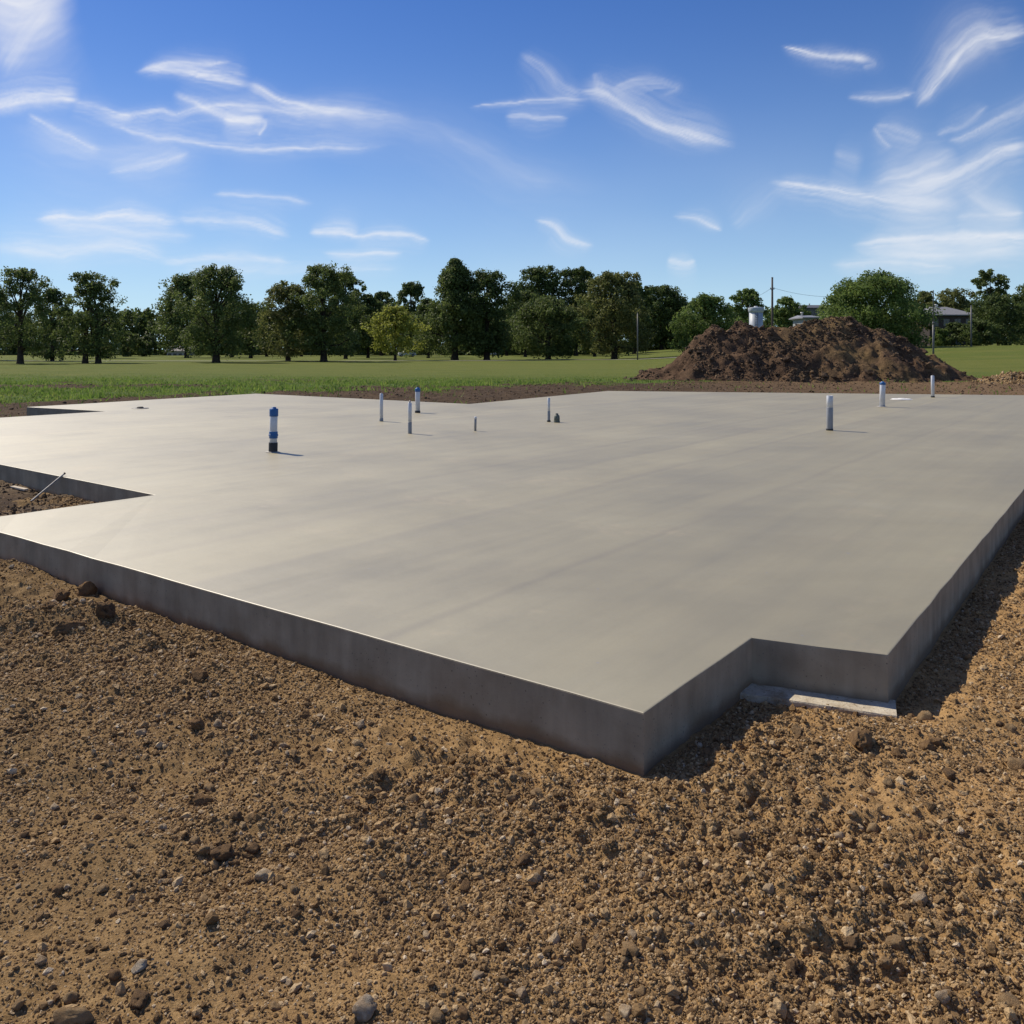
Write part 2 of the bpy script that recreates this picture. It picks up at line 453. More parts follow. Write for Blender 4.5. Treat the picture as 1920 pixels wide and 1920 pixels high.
def make_footing():
    t = NT('rough_footing_concrete'); p = t.pos()
    n = t.noise(p, 14, 5, .65); s = t.noise(p, 60, 3, .7)
    c = t.ramp(n, [(.3, (.40, .34, .25)), (.6, (.55, .49, .38))])
    c = t.mix(t.mr(s, .60, .68), c, (.20, .14, .08))
    d = t.noise(p, 5, 5, .7)
    c = t.mix(t.mr(d, .52, .64, 0, .75), c, (.24, .155, .075))
    t.base(c); t.rough(.9); t.spec(.2)
    t.normal(t.bump(t.math('ADD', n, s), .5, .01))
    return t.m
M['footing'] = make_footing()

# bare soil near the slab: redder and darker to the left, golden to the right
def make_soil():
    t = NT('bare_tilled_soil'); p = t.pos()
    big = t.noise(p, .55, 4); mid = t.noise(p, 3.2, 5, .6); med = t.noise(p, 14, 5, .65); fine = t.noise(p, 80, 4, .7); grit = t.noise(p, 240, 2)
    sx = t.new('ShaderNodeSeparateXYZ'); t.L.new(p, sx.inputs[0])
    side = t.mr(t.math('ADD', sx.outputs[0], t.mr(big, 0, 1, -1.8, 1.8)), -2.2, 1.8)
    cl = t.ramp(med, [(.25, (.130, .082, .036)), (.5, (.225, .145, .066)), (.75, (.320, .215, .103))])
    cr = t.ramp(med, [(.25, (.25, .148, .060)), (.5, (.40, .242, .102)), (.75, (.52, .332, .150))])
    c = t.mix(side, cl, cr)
    c = t.mix(t.mr(mid, .55, .75, 0, .45), c, (.28, .175, .080))
    c = t.mix(t.mr(mid, .42, .28, 0, .4), c, (.17, .10, .055))
    c = t.mix(1.0, c, t.ramp(fine, [(.3, (.7, .7, .7)), (.7, (1.2, 1.2, 1.2))]), 'MULTIPLY')
    c = t.mix(t.mr(grit, .64, .74), c, (.50, .40, .27))
    t.base(c); t.rough(.95); t.spec(.12)
    h = t.math('MULTIPLY_ADD', fine, .8, t.math('MULTIPLY', grit, .4))
    t.normal(t.bump(h, .8, .014))
    return t.m
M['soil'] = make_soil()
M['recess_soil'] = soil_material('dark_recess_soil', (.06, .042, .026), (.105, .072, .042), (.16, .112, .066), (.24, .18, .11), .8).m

def make_crumb(name, stops, rough=.9):
    t = NT(name)
    oi = t.new('ShaderNodeObjectInfo')
    n = t.noise(t.coord(), 3.0, 4, .6)
    c = t.ramp(oi.outputs['Random'], stops, 'LINEAR')
    c = t.mix(1.0, c, t.ramp(n, [(.3, (.75, .75, .75)), (.7, (1.2, 1.2, 1.2))]), 'MULTIPLY')
    t.base(c); t.rough(rough); t.spec(.2)
    t.normal(t.bump(n, .4, .3))
    return t.m
M['crumb'] = make_crumb('soil_crumb', [(0, (.14, .086, .040)), (.35, (.25, .158, .074)), (.65, (.36, .232, .111)), (.86, (.45, .31, .16)), (.965, (.52, .39, .235)), (1, (.60, .49, .35))])
M['crumb_dark'] = make_crumb('dark_soil_clod', [(0, (.06, .039, .026)), (.5, (.108, .070, .043)), (.85, (.16, .106, .064)), (1, (.26, .175, .10))])

def stone_mat(name, lo, hi, rough=.8):
    t = NT(name); o = t.coord()
    oi = t.new('ShaderNodeObjectInfo')
    n = t.noise(o, 2.2, 5, .6); f = t.noise(o, 14, 3, .7)
    c = t.ramp(n, [(.3, lo), (.7, hi)])
    c = t.mix(1.0, c, t.ramp(f, [(.3, (.8, .8, .8)), (.7, (1.15, 1.15, 1.15))]), 'MULTIPLY')
    c = t.mix(1.0, c, t.ramp(oi.outputs['Random'], [(0, (.82, .80, .78)), (1, (1.15, 1.15, 1.12))]), 'MULTIPLY')
    du = t.noise(t.pos(), 38, 4, .7)
    c = t.mix(t.mr(du, .42, .62, .5, 0), c, (.30, .178, .080))
    t.base(c); t.rough(max(rough, .9)); t.spec(.15)
    t.normal(t.bump(t.math('ADD', n, f), .6, .25))
    return t.m
M['brown'] = stone_mat('brown_earth_clod', (.15, .09, .05), (.27, .175, .095), .95)
M['dark'] = stone_mat('dark_brown_clod', (.09, .06, .04), (.16, .11, .07), .95)
M['tan'] = stone_mat('tan_stone', (.29, .20, .11), (.43, .31, .18))
M['pale'] = stone_mat('pale_buff_stone', (.46, .355, .24), (.60, .49, .35))
M['grey'] = stone_mat('pale_grey_stone', (.38, .33, .26), (.58, .52, .43), .75)

# ------------------------------------------------------------------ the slab
PX = [(1207,1338),(1410,1196),(1665,1228)]
P = [at(*p) for p in PX]
P += [Vector((18.9, 27.4, 0)), at(1140, 733), at(880, 757.5), at(480, 738), at(50, 763), at(200, 771), Vector((-13.11, 16.19, 0)), at(290, 928), Vector((-4.79, 7.44, 0))]
POLY = np.array([(p.x, p.y) for p in P])
def poly_dist(x, y):
    """signed distance to the slab outline, negative inside"""
    x = np.asarray(x, float); y = np.asarray(y, float)
    d = np.full(x.shape, 1e9); ins = np.zeros(x.shape, bool)
    n = len(POLY)
    for i in range(n):
        ax, ay = POLY[i]; bx, by = POLY[(i + 1) % n]
        ex, ey = bx - ax, by - ay
        t = np.clip(((x - ax) * ex + (y - ay) * ey) / (ex * ex + ey * ey), 0, 1)
        d = np.minimum(d, np.hypot(x - ax - t * ex, y - ay - t * ey))
        c = ((ay > y) != (by > y)) & (x < (bx - ax) * (y - ay) / ((by - ay) if by != ay else 1e-9) + ax)
        ins ^= c
    return np.where(ins, -d, d)

slab = empty('foundation_slab', (P[0].x, P[0].y, -.3))
tag(slab, 'wide smooth grey concrete foundation slab with stepped corners on bare soil', 'slab')
def make_slab():
    # outline subdivided with a slight hand-formed waver along the edges
    pts = []
    n = len(P)
    for i in range(n):
        a, b = P[i], P[(i + 1) % n]
        L = (b - a).length; k = max(2, int(L / .35)) if i in (0, 1, 2, 10, 11) else max(2, int(L / 1.5))
        e = (b - a).normalized(); nn = Vector((e.y, -e.x, 0))
        for j in range(k):
            q = a.lerp(b, j / k)
            if j: q = q + nn * .010 * mnoise.noise(q * 1.7)
            pts.append(q)
    bm = bmesh.new()
    top = [bm.verts.new((q.x, q.y, .004 * mnoise.noise(q * 2.1))) for q in pts]
    bot = [bm.verts.new((q.x, q.y, -.42)) for q in pts]
    f = bm.faces.new(top); f.normal_update()
    if f.normal.z < 0: f.normal_flip()
    m = len(pts)
    for i in range(m):
        bm.faces.new((top[i], bot[i], bot[(i + 1) % m], top[(i + 1) % m]))
    bm.normal_update()
    edges = [e for e in bm.edges if all(v in set(top) for v in e.verts)]
    bmesh.ops.bevel(bm, geom=edges, offset=.007, segments=2, profile=.6, affect='EDGES')
    bm.normal_update()
    for f in bm.faces:
        f.material_index = 0 if f.normal.z > .35 else 1
    big = max(bm.faces, key=lambda f: f.calc_area() if f.normal.z > .9 else 0)
    bmesh.ops.triangulate(bm, faces=[big])
    me = bpy.data.meshes.new('slab')
    bmesh.ops.recalc_face_normals(bm, faces=bm.faces)
    bm.to_mesh(me); bm.free()
    me.materials.append(M['slab']); me.materials.append(M['face'])
    o = link('slab', me, None, slab)
    o.location = -Vector(slab.location)
    return o
make_slab()

def make_footing_mesh():
    # flat ledge of the footing that shows in front of the notch
    B, C = P[1], P[2]
    e2 = (C - B).normalized(); n2 = Vector((e2.y, -e2.x, 0))
    L = (C - B).length
    bm = bmesh.new()
    rows = []
    n = 34
    for i in range(n + 1):
        s_ = -.04 + (L + .075) * i / n
        row = []
        for wv in (-.05, .0, .05, .10, .148 + .006 * mnoise.noise(Vector((s_ * 9, 0, 0)))):
            p = B + e2 * s_ + n2 * wv
            row.append(bm.verts.new((p.x, p.y, -.236 + .003 * mnoise.noise(p * 12))))
        q = B + e2 * s_ + n2 * .152
        row.append(bm.verts.new((q.x, q.y, -.243 + .003 * mnoise.noise(q * 15)))); row.append(bm.verts.new((q.x, q.y, -.38)))
        rows.append(row)
    for r0, r1 in zip(rows[:-1], rows[1:]):
        for j in range(len(r0) - 1): bm.faces.new((r0[j], r1[j], r1[j + 1], r0[j + 1]))
    for r0 in (rows[0], rows[-1]):
        foot = bm.verts.new((r0[0].co.x, r0[0].co.y, -.38)); bm.faces.new(list(r0) + [foot])
    o = link('footing', bm_mesh('footing', bm), M['footing'], slab)
    o.location = -Vector(slab.location)
make_footing_mesh()

# ------------------------------------------------------------------ terrain
def ground_base(x, y):
    """large shape of the land"""
    z = np.full(np.shape(x), -.25)
    z = z + 2.15 * sstep(16, 58, x) * sstep(44, 112, y) + .016 * np.clip(x - 58, 0, 60) * sstep(44, 112, y)
    # a little lower than the slab behind it, rolling lawn beyond
    z = z + .05 * sstep(22, 30, y) * sstep(44, 34, y) + .10 * fbm(x, y, .05, 3, 3) * sstep(24, 60, y)
    return z

def near_soil(x, y):
    z = ground_base(x, y)
    d = poly_dist(x, y)
    amp = sstep(0, .35, d) * .7 + .3
    # graded spill heaped against the left-hand face, small hollow at the front corner
    z = z + .045 * sstep(-1.2, -4.0, x) * sstep(.9, .1, d) + .07 * np.exp(-((x + 2.85) ** 2 / .16 + (y - 5.45) ** 2 / .06))
    # soil banked along the right-hand side, just short of the footing top
    z = z - .012 * sstep(.28, .12, d) * sstep(.7, 1.0, x)
    z = z - .02 * np.exp(-(d / .05) ** 2) * sstep(.3, -.3, x)
    big = .050 * fbm(x, y, .8, 3, 1)
    # wheel and rake furrows, oblique
    s = (x * .9 + y * .43)
    fur = .024 * np.sin(9.5 * (y * .9 - x * .38) + 4 * vn(x * .7, y * .7, 4)) * (0.5 + vn(x * .5, y * .5, 5))
    u, w = x * .93 - y * .36, x * .36 + y * .93
    ridge = .055 * (.42 - np.abs(fbm(u * .32, w, 2.6, 3, 2))) * (.55 + .9 * vn(x * .45 + 3, y * .45, 1)) + .03 * (.3 - np.abs(fbm(u * .4 + 7, w, 6.5, 2, 5)))
    heap = .055 * np.clip(vn(x * 1.6, y * 1.6, 3) + .12, 0, 1) * sstep(.40, .02, d) * sstep(.5, -.2, x)
    z = z + heap + .002
    big = big + ridge
    patch = np.clip(.72 + 1.7 * vn(x * 1.1, y * 1.1, 6) + .25 * sstep(0, 2, x), .25, 1.6)
    lump = .040 * np.abs(fbm(x, y, 5.0, 3, 2)) + .045 * np.clip(np.abs(fbm(x, y, 11.0, 2, 3)) - .08, 0, 1)
    fine = .016 * fbm(x, y, 24., 2, 4) + .018 * np.abs(vn(x * 42, y * 42, 5)) + .011 * vn(x * 70, y * 70, 1)
    return z - .020 + amp * (big + fur + patch * (lump + fine))

def grid_mesh(name, xs, ys, zf, keep=None, smooth=True, attr=None):
    X, Y = np.meshgrid(xs, ys)
    Z = zf(X, Y)
    nx, ny = len(xs), len(ys)
    idx = np.arange(nx * ny).reshape(ny, nx)
    f = np.stack([idx[:-1, :-1], idx[:-1, 1:], idx[1:, 1:], idx[1:, :-1]], -1).reshape(-1, 4)
    V = np.stack([X, Y, Z], -1).reshape(-1, 3)
    A = attr(X, Y).ravel() if attr else None
    if keep is not None:
        kc = keep((X[:-1, :-1] + X[1:, 1:]) / 2, (Y[:-1, :-1] + Y[1:, 1:]) / 2).ravel()
        f = f[kc]
        u, inv = np.unique(f, return_inverse=True)
        V = V[u]; f = inv.reshape(-1, 4)
        if A is not None: A = A[u]
    me = mesh_np(name, V, f, smooth)
    if A is not None:
        a = me.attributes.new('grass', 'FLOAT', 'POINT'); a.data.foreach_set('value', A.astype(np.float32))
    return me

NX0, NX1, NY0, NY1 = -5.6, 8.6, 1.55, 11.6
def near_keep(x, y):
    return (poly_dist(x, y) > -.06) & (np.abs(x) < .80 * y + .9)
xs = np.arange(NX0, NX1, .0155); ys = np.arange(NY0, NY1, .0155)
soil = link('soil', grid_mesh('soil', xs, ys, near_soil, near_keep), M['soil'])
tag(soil, kind='structure')

def soil_amount(x, y):
    """1 on grass, 0 on bare soil"""
    d = poly_dist(x, y)
    ang = sstep(2, 14, x)
    reach = 3.0 + 3.6 * sstep(-9, -1, x) * (1 - ang) + 11.5 * ang + 1.2 * fbm(x, y, .25, 3, 2)
    g = sstep(reach - 1.6, reach + 2.2, d + 2.6 * fbm(x, y, .55, 4, 5) * (1 - .4 * ang))
    front = sstep(21.5, 23.5, y - .15 * x + 1.2 * vn(x * .3, y * .3, 3))
    leftside = sstep(16.0, 18.5, -x - .0 * y) 
    # worn patches further out
    worn = sstep(.10, .30, fbm(x, y * 2.2, .13, 5, 6)) * sstep(56, 38, y) * .85
    return np.clip(g * front - worn, 0, 1)

def make_ground_mat():
    t = NT('ground_soil_and_grass'); p = t.pos()
    at_ = t.new('ShaderNodeAttribute', attribute_name='grass')
    n1 = t.noise(p, .35, 5, .6); n2 = t.noise(p, 2.5, 5, .65); n3 = t.noise(p, 12, 4, .7); n4 = t.noise(p, 60, 2)
    # soil
    s = t.ramp(n2, [(.25, (.050, .034, .022)), (.5, (.085, .058, .036)), (.75, (.135, .095, .058))])
    s = t.mix(1.0, s, t.ramp(n3, [(.3, (.65, .65, .65)), (.7, (1.3, 1.25, 1.2))]), 'MULTIPLY')
    sx = t.new('ShaderNodeSeparateXYZ'); t.L.new(p, sx.inputs[0])
    s = t.mix(t.mr(sx.outputs[0], 5, 18, 0, .75), s, t.ramp(n3, [(.3, (.15, .095, .052)), (.7, (.27, .18, .098))]))
    # grass: mown lawn, greener and ranker towards the soil
    g = t.ramp(n1, [(.3, (.100, .132, .026)), (.5, (.122, .152, .031)), (.7, (.150, .168, .040))])
    stripe = t.noise(t.map(p, (.015, .22, 1)), 1.0, 3)
    g = t.mix(t.mr(stripe, .4, .65, 0, .5), g, (.165, .168, .040))
    near = t.mr(t.math('ADD', sx.outputs[1], t.mr(t.noise(p, .09, 5, .65), .2, .8, -17, 17)), 38, 60, .8, 0)
    g = t.mix(near, g, t.ramp(n2, [(.3, (.060, .105, .020)), (.7, (.105, .155, .032))]))
    g = t.mix(1.0, g, t.ramp(n3, [(.25, (.62, .62, .62)), (.7, (1.2, 1.2, 1.2))]), 'MULTIPLY')
    f = t.math('ADD', at_.outputs['Fac'], t.mr(n2, .2, .8, -.45, .45))
    f = t.mr(f, .38, .62)
    t.base(t.mix(f, s, g)); t.rough(.95); t.spec(.1)
    h = t.math('MULTIPLY_ADD', n3, 1.0, t.math('MULTIPLY', n4, .4))
    t.normal(t.bump(h, .7, .10))
    return t.m
M['ground'] = make_ground_mat()
def graded(*segs):
    out = []
    for a, b, s in segs: out.append(np.arange(a, b, s))
    return np.concatenate(out)
gx = graded((-3000, -600, 300), (-600, -160, 20), (-160, -60, 4), (-60, -22, .8), (-22, 32, .22), (32, 90, 1.0), (90, 200, 5), (200, 600, 25), (600, 3001, 300))
gy = graded((-60, 0, 6), (0, 18, .3), (18, 60, .22), (60, 130, 1.2), (130, 340, 5), (340, 800, 40), (800, 3801, 300))
def terrain_z(x, y):
    z = ground_base(x, y)
    d = poly_dist(x, y)
    near = (x > NX0 + .1) & (x < NX1 - .1) & (y > NY0 + .1) & (y < NY1 - .1) & (np.abs(x) < .80 * y + .7)
    z = np.where(near, z - .10, z)
    z = np.where(d < -.3, -.40, z)
    rough = sstep(64, 40, y) * sstep(-.2, .6, d) * sstep(26, 22, np.abs(x))
    z = z + np.where(near, 0, 1) * rough * (.10 * fbm(x, y, 1.1, 4, 2) + .05 * np.abs(fbm(x, y, 2.6, 2, 4)))
    z = z + .12 * sstep(.8, 3.2, d) * sstep(22, 27, y) * sstep(60, 40, y)
    return z
ground = link('ground', grid_mesh('ground', gx, gy, terrain_z, attr=soil_amount), M['ground'])
tag(ground, kind='structure')
# soil floor inside the left-hand recess, finer than the wide sheet
def recess_z(x, y):
    return ground_base(x, y) + .06 * fbm(x, y, 1.4, 3, 1) + .035 * np.abs(fbm(x, y, 5, 3, 2)) + .02 * fbm(x, y, 17, 2, 4) + .03
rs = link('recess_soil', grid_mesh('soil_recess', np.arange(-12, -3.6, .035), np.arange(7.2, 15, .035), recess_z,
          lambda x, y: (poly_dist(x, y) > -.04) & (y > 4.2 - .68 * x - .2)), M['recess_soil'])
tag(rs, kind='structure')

# gravel path between the park trees
def path_mesh():
    V, Fc = [], []
    for i, x in enumerate(np.linspace(-75, 60, 70)):
        y = 132 + 5 * math.sin(x * .05) + .12 * x
        for s in (-1, 1):
            V.append((x, y + s * 1.1, float(ground_base(np.array(x), np.array(y))) + .07))
        if i: Fc.append((2 * i - 2, 2 * i - 1, 2 * i + 1, 2 * i))
    return mesh_np('path', V, Fc)
tag(link('path', path_mesh(), simple('pale_path', (.42, .40, .36), .9, .1, .15, 2)), kind='structure')

# ------------------------------------------------------------------ loose soil, clods and stones
def rock_mesh(name, seed, sub=2, rough=.35, flat=.75, smooth=True, lumpy=0):
    bm = bmesh.new()
    bmesh.ops.create_icosphere(bm, subdivisions=sub, radius=1)
    off = Vector((seed * 3.1, seed * 1.7, seed * .9))
    for v in bm.verts:
        p = v.co.copy()
        k = 1 + rough * mnoise.noise(p * 1.1 + off) + rough * .55 * mnoise.noise(p * 2.6 + off) + rough * .25 * mnoise.noise(p * 6 + off)
        if lumpy: k += .34 * (abs(mnoise.noise(p * 3.2 + off)) - .2) + .26 * (abs(mnoise.noise(p * 7.5 + off)) - .2) + .10 * mnoise.noise(p * 17 + off)
        # a few worn facets
        v.co = p * k
    for j in range(6):
        n = Vector((math.sin(seed * 2.3 + j * 2.1), math.cos(seed * 1.9 + j * 1.3), math.sin(seed + j) * .6)).normalized()
        lim = .70
        for v in bm.verts:
            d = v.co.dot(n)
            if d > lim: v.co -= n * (d - lim) * .9
    for v in bm.verts: v.co.z *= flat
    me = bpy.data.meshes.new(name)
    bm.to_mesh(me); bm.free()
    me.polygons.foreach_set('use_smooth', np.full(len(me.polygons), smooth))
    return me

def scatter(name, pts, scl, rot, protos, mat, seed=0):
    me = bpy.data.meshes.new(name)
    n = len(pts)
    me.vertices.add(n); me.vertices.foreach_set('co', np.asarray(pts, np.float32).ravel())
    a = me.attributes.new('scl', 'FLOAT_VECTOR', 'POINT'); a.data.foreach_set('vector', np.asarray(scl, np.float32).ravel())
    a = me.attributes.new('rot', 'FLOAT_VECTOR', 'POINT'); a.data.foreach_set('vector', np.asarray(rot, np.float32).ravel())
    a = me.attributes.new('pick', 'INT', 'POINT'); a.data.foreach_set('value', np.random.default_rng(seed).integers(0, len(protos), n).astype(np.int32))
    o = link(name, me)
    g = bpy.data.node_groups.new(name, 'GeometryNodeTree')
    g.interface.new_socket('Geometry', in_out='INPUT', socket_type='NodeSocketGeometry')
    g.interface.new_socket('Geometry', in_out='OUTPUT', socket_type='NodeSocketGeometry')
    N, L = g.nodes, g.links
    gi = N.new('NodeGroupInput'); go = N.new('NodeGroupOutput')
    iop = N.new('GeometryNodeInstanceOnPoints')
    join = N.new('GeometryNodeJoinGeometry')
    for pm in reversed(protos):
        src = bpy.data.objects.new(pm.name + '_piece', pm)
        if not pm.materials: pm.materials.append(mat)
        oi = N.new('GeometryNodeObjectInfo'); oi.inputs['Object'].default_value = src
        oi.inputs['As Instance'].default_value = True
        L.new(oi.outputs['Geometry'], join.inputs[0])
    def attr(nm, typ):
        a = N.new('GeometryNodeInputNamedAttribute'); a.data_type = typ; a.inputs['Name'].default_value = nm
        return a.outputs['Attribute']
    L.new(gi.outputs[0], iop.inputs['Points']); L.new(join.outputs[0], iop.inputs['Instance'])
    iop.inputs['Pick Instance'].default_value = True
    L.new(attr('pick', 'INT'), iop.inputs['Instance Index'])
    e2r = N.new('FunctionNodeEulerToRotation'); L.new(attr('rot', 'FLOAT_VECTOR'), e2r.inputs[0])
    L.new(e2r.outputs[0], iop.inputs['Rotation'])
    L.new(attr('scl', 'FLOAT_VECTOR'), iop.inputs['Scale'])
    L.new(iop.outputs[0], go.inputs[0])
    md = o.modifiers.new('scatter', 'NODES'); md.node_group = g
    return o

def crumbs():
    n = 900000
    # more of them where the ground is near enough to see them
    u = rng.random(n)
    y = 1.7 * (10.8 / 1.7) ** u
    x = (rng.random(n) * 2 - 1) * (.72 * y + .5)
    d = poly_dist(x, y)
    dens = np.clip(.66 + 2.1 * vn(x * 1.3, y * 1.3, 6) + .9 * vn(x * 5, y * 5, 2) + .25 * sstep(-1, 2, x), .22, 1)
    k = (d > .02) & (rng.random(n) < dens) & (x > NX0 + .1) & (x < NX1 - .1)
    x, y, d = x[k], y[k], d[k]
    n = len(x)
    r = .0029 * np.exp(rng.normal(0, .50, n)) * (1 + .16 * (y - 2))
    big = rng.random(n) < .016
    r = np.where(big, r * rng.uniform(1.8, 3.2, n), r)
    r = np.clip(r, .0014, .022)
    r = np.where(d < r * 1.5, np.minimum(r, .004), r)
    z = near_soil(x, y) + r * rng.uniform(-.1, .45, n)
    s = np.stack([r * rng.uniform(.8, 1.5, n), r * rng.uniform(.8, 1.25, n), r * rng.uniform(.6, 1.0, n)], -1)
    rot = np.stack([rng.normal(0, .5, n), rng.normal(0, .5, n), rng.uniform(0, 6.28, n)], -1)
    protos = [rock_mesh('crumb', i + 40, 1, .9, .85, False) for i in range(8)]
    o = scatter('gravel', np.stack([x, y, z], -1), s, rot, protos, M['crumb'], 3)
    tag(o, 'fine brown gravel and crumbs of earth strewn over the bare soil', 'gravel', kind='stuff')
crumbs()

STONE = {}
for i in range(10): STONE['s%d' % i] = rock_mesh('stone', i, 3, .48, .74)
CLOD = [rock_mesh('clod', i + 20, 4, .55, .8, True, 1) for i in range(6)]
_cache = {}
def stone(name, px, py, wpx, mat, label, cat, group=None, long=1.0, rz=None, me=None, sink=.55, tall=1.0):
    z0 = -.24
    for _ in range(4):
        p = at(px, py + wpx * .2, z0)
        z0 = float(near_soil(np.array([p.x]), np.array([p.y]))[0]) if p.y < 11.5 else z0
    return stone_world(name, p.x, p.y, wpx / F * p.y / 2, mat, label, cat, group, long, rz, me, sink, tall)
def stone_world(name, x, y, r, mat, label, cat, group=None, long=1.0, rz=None, me=None, sink=.55, tall=1.0):
    base = me or random.choice(list(STONE.values()))
    key = (base.name, mat)
    if key not in _cache:
        c = base.copy(); c.name = name; c.materials.clear(); c.materials.append(M[mat]); _cache[key] = c
    z = float(near_soil(np.array([x]), np.array([y]))[0])
    o = link(name, _cache[key])
    o.location = (x, y, z + r * (.78 * tall - sink))
    o.scale = (r * long, r / math.sqrt(long), r * tall)
    o.rotation_euler = (random.gauss(0, .15), random.gauss(0, .15), random.uniform(0, 6.28) if rz is None else rz)
    tag(o, label, cat, group)
    return o

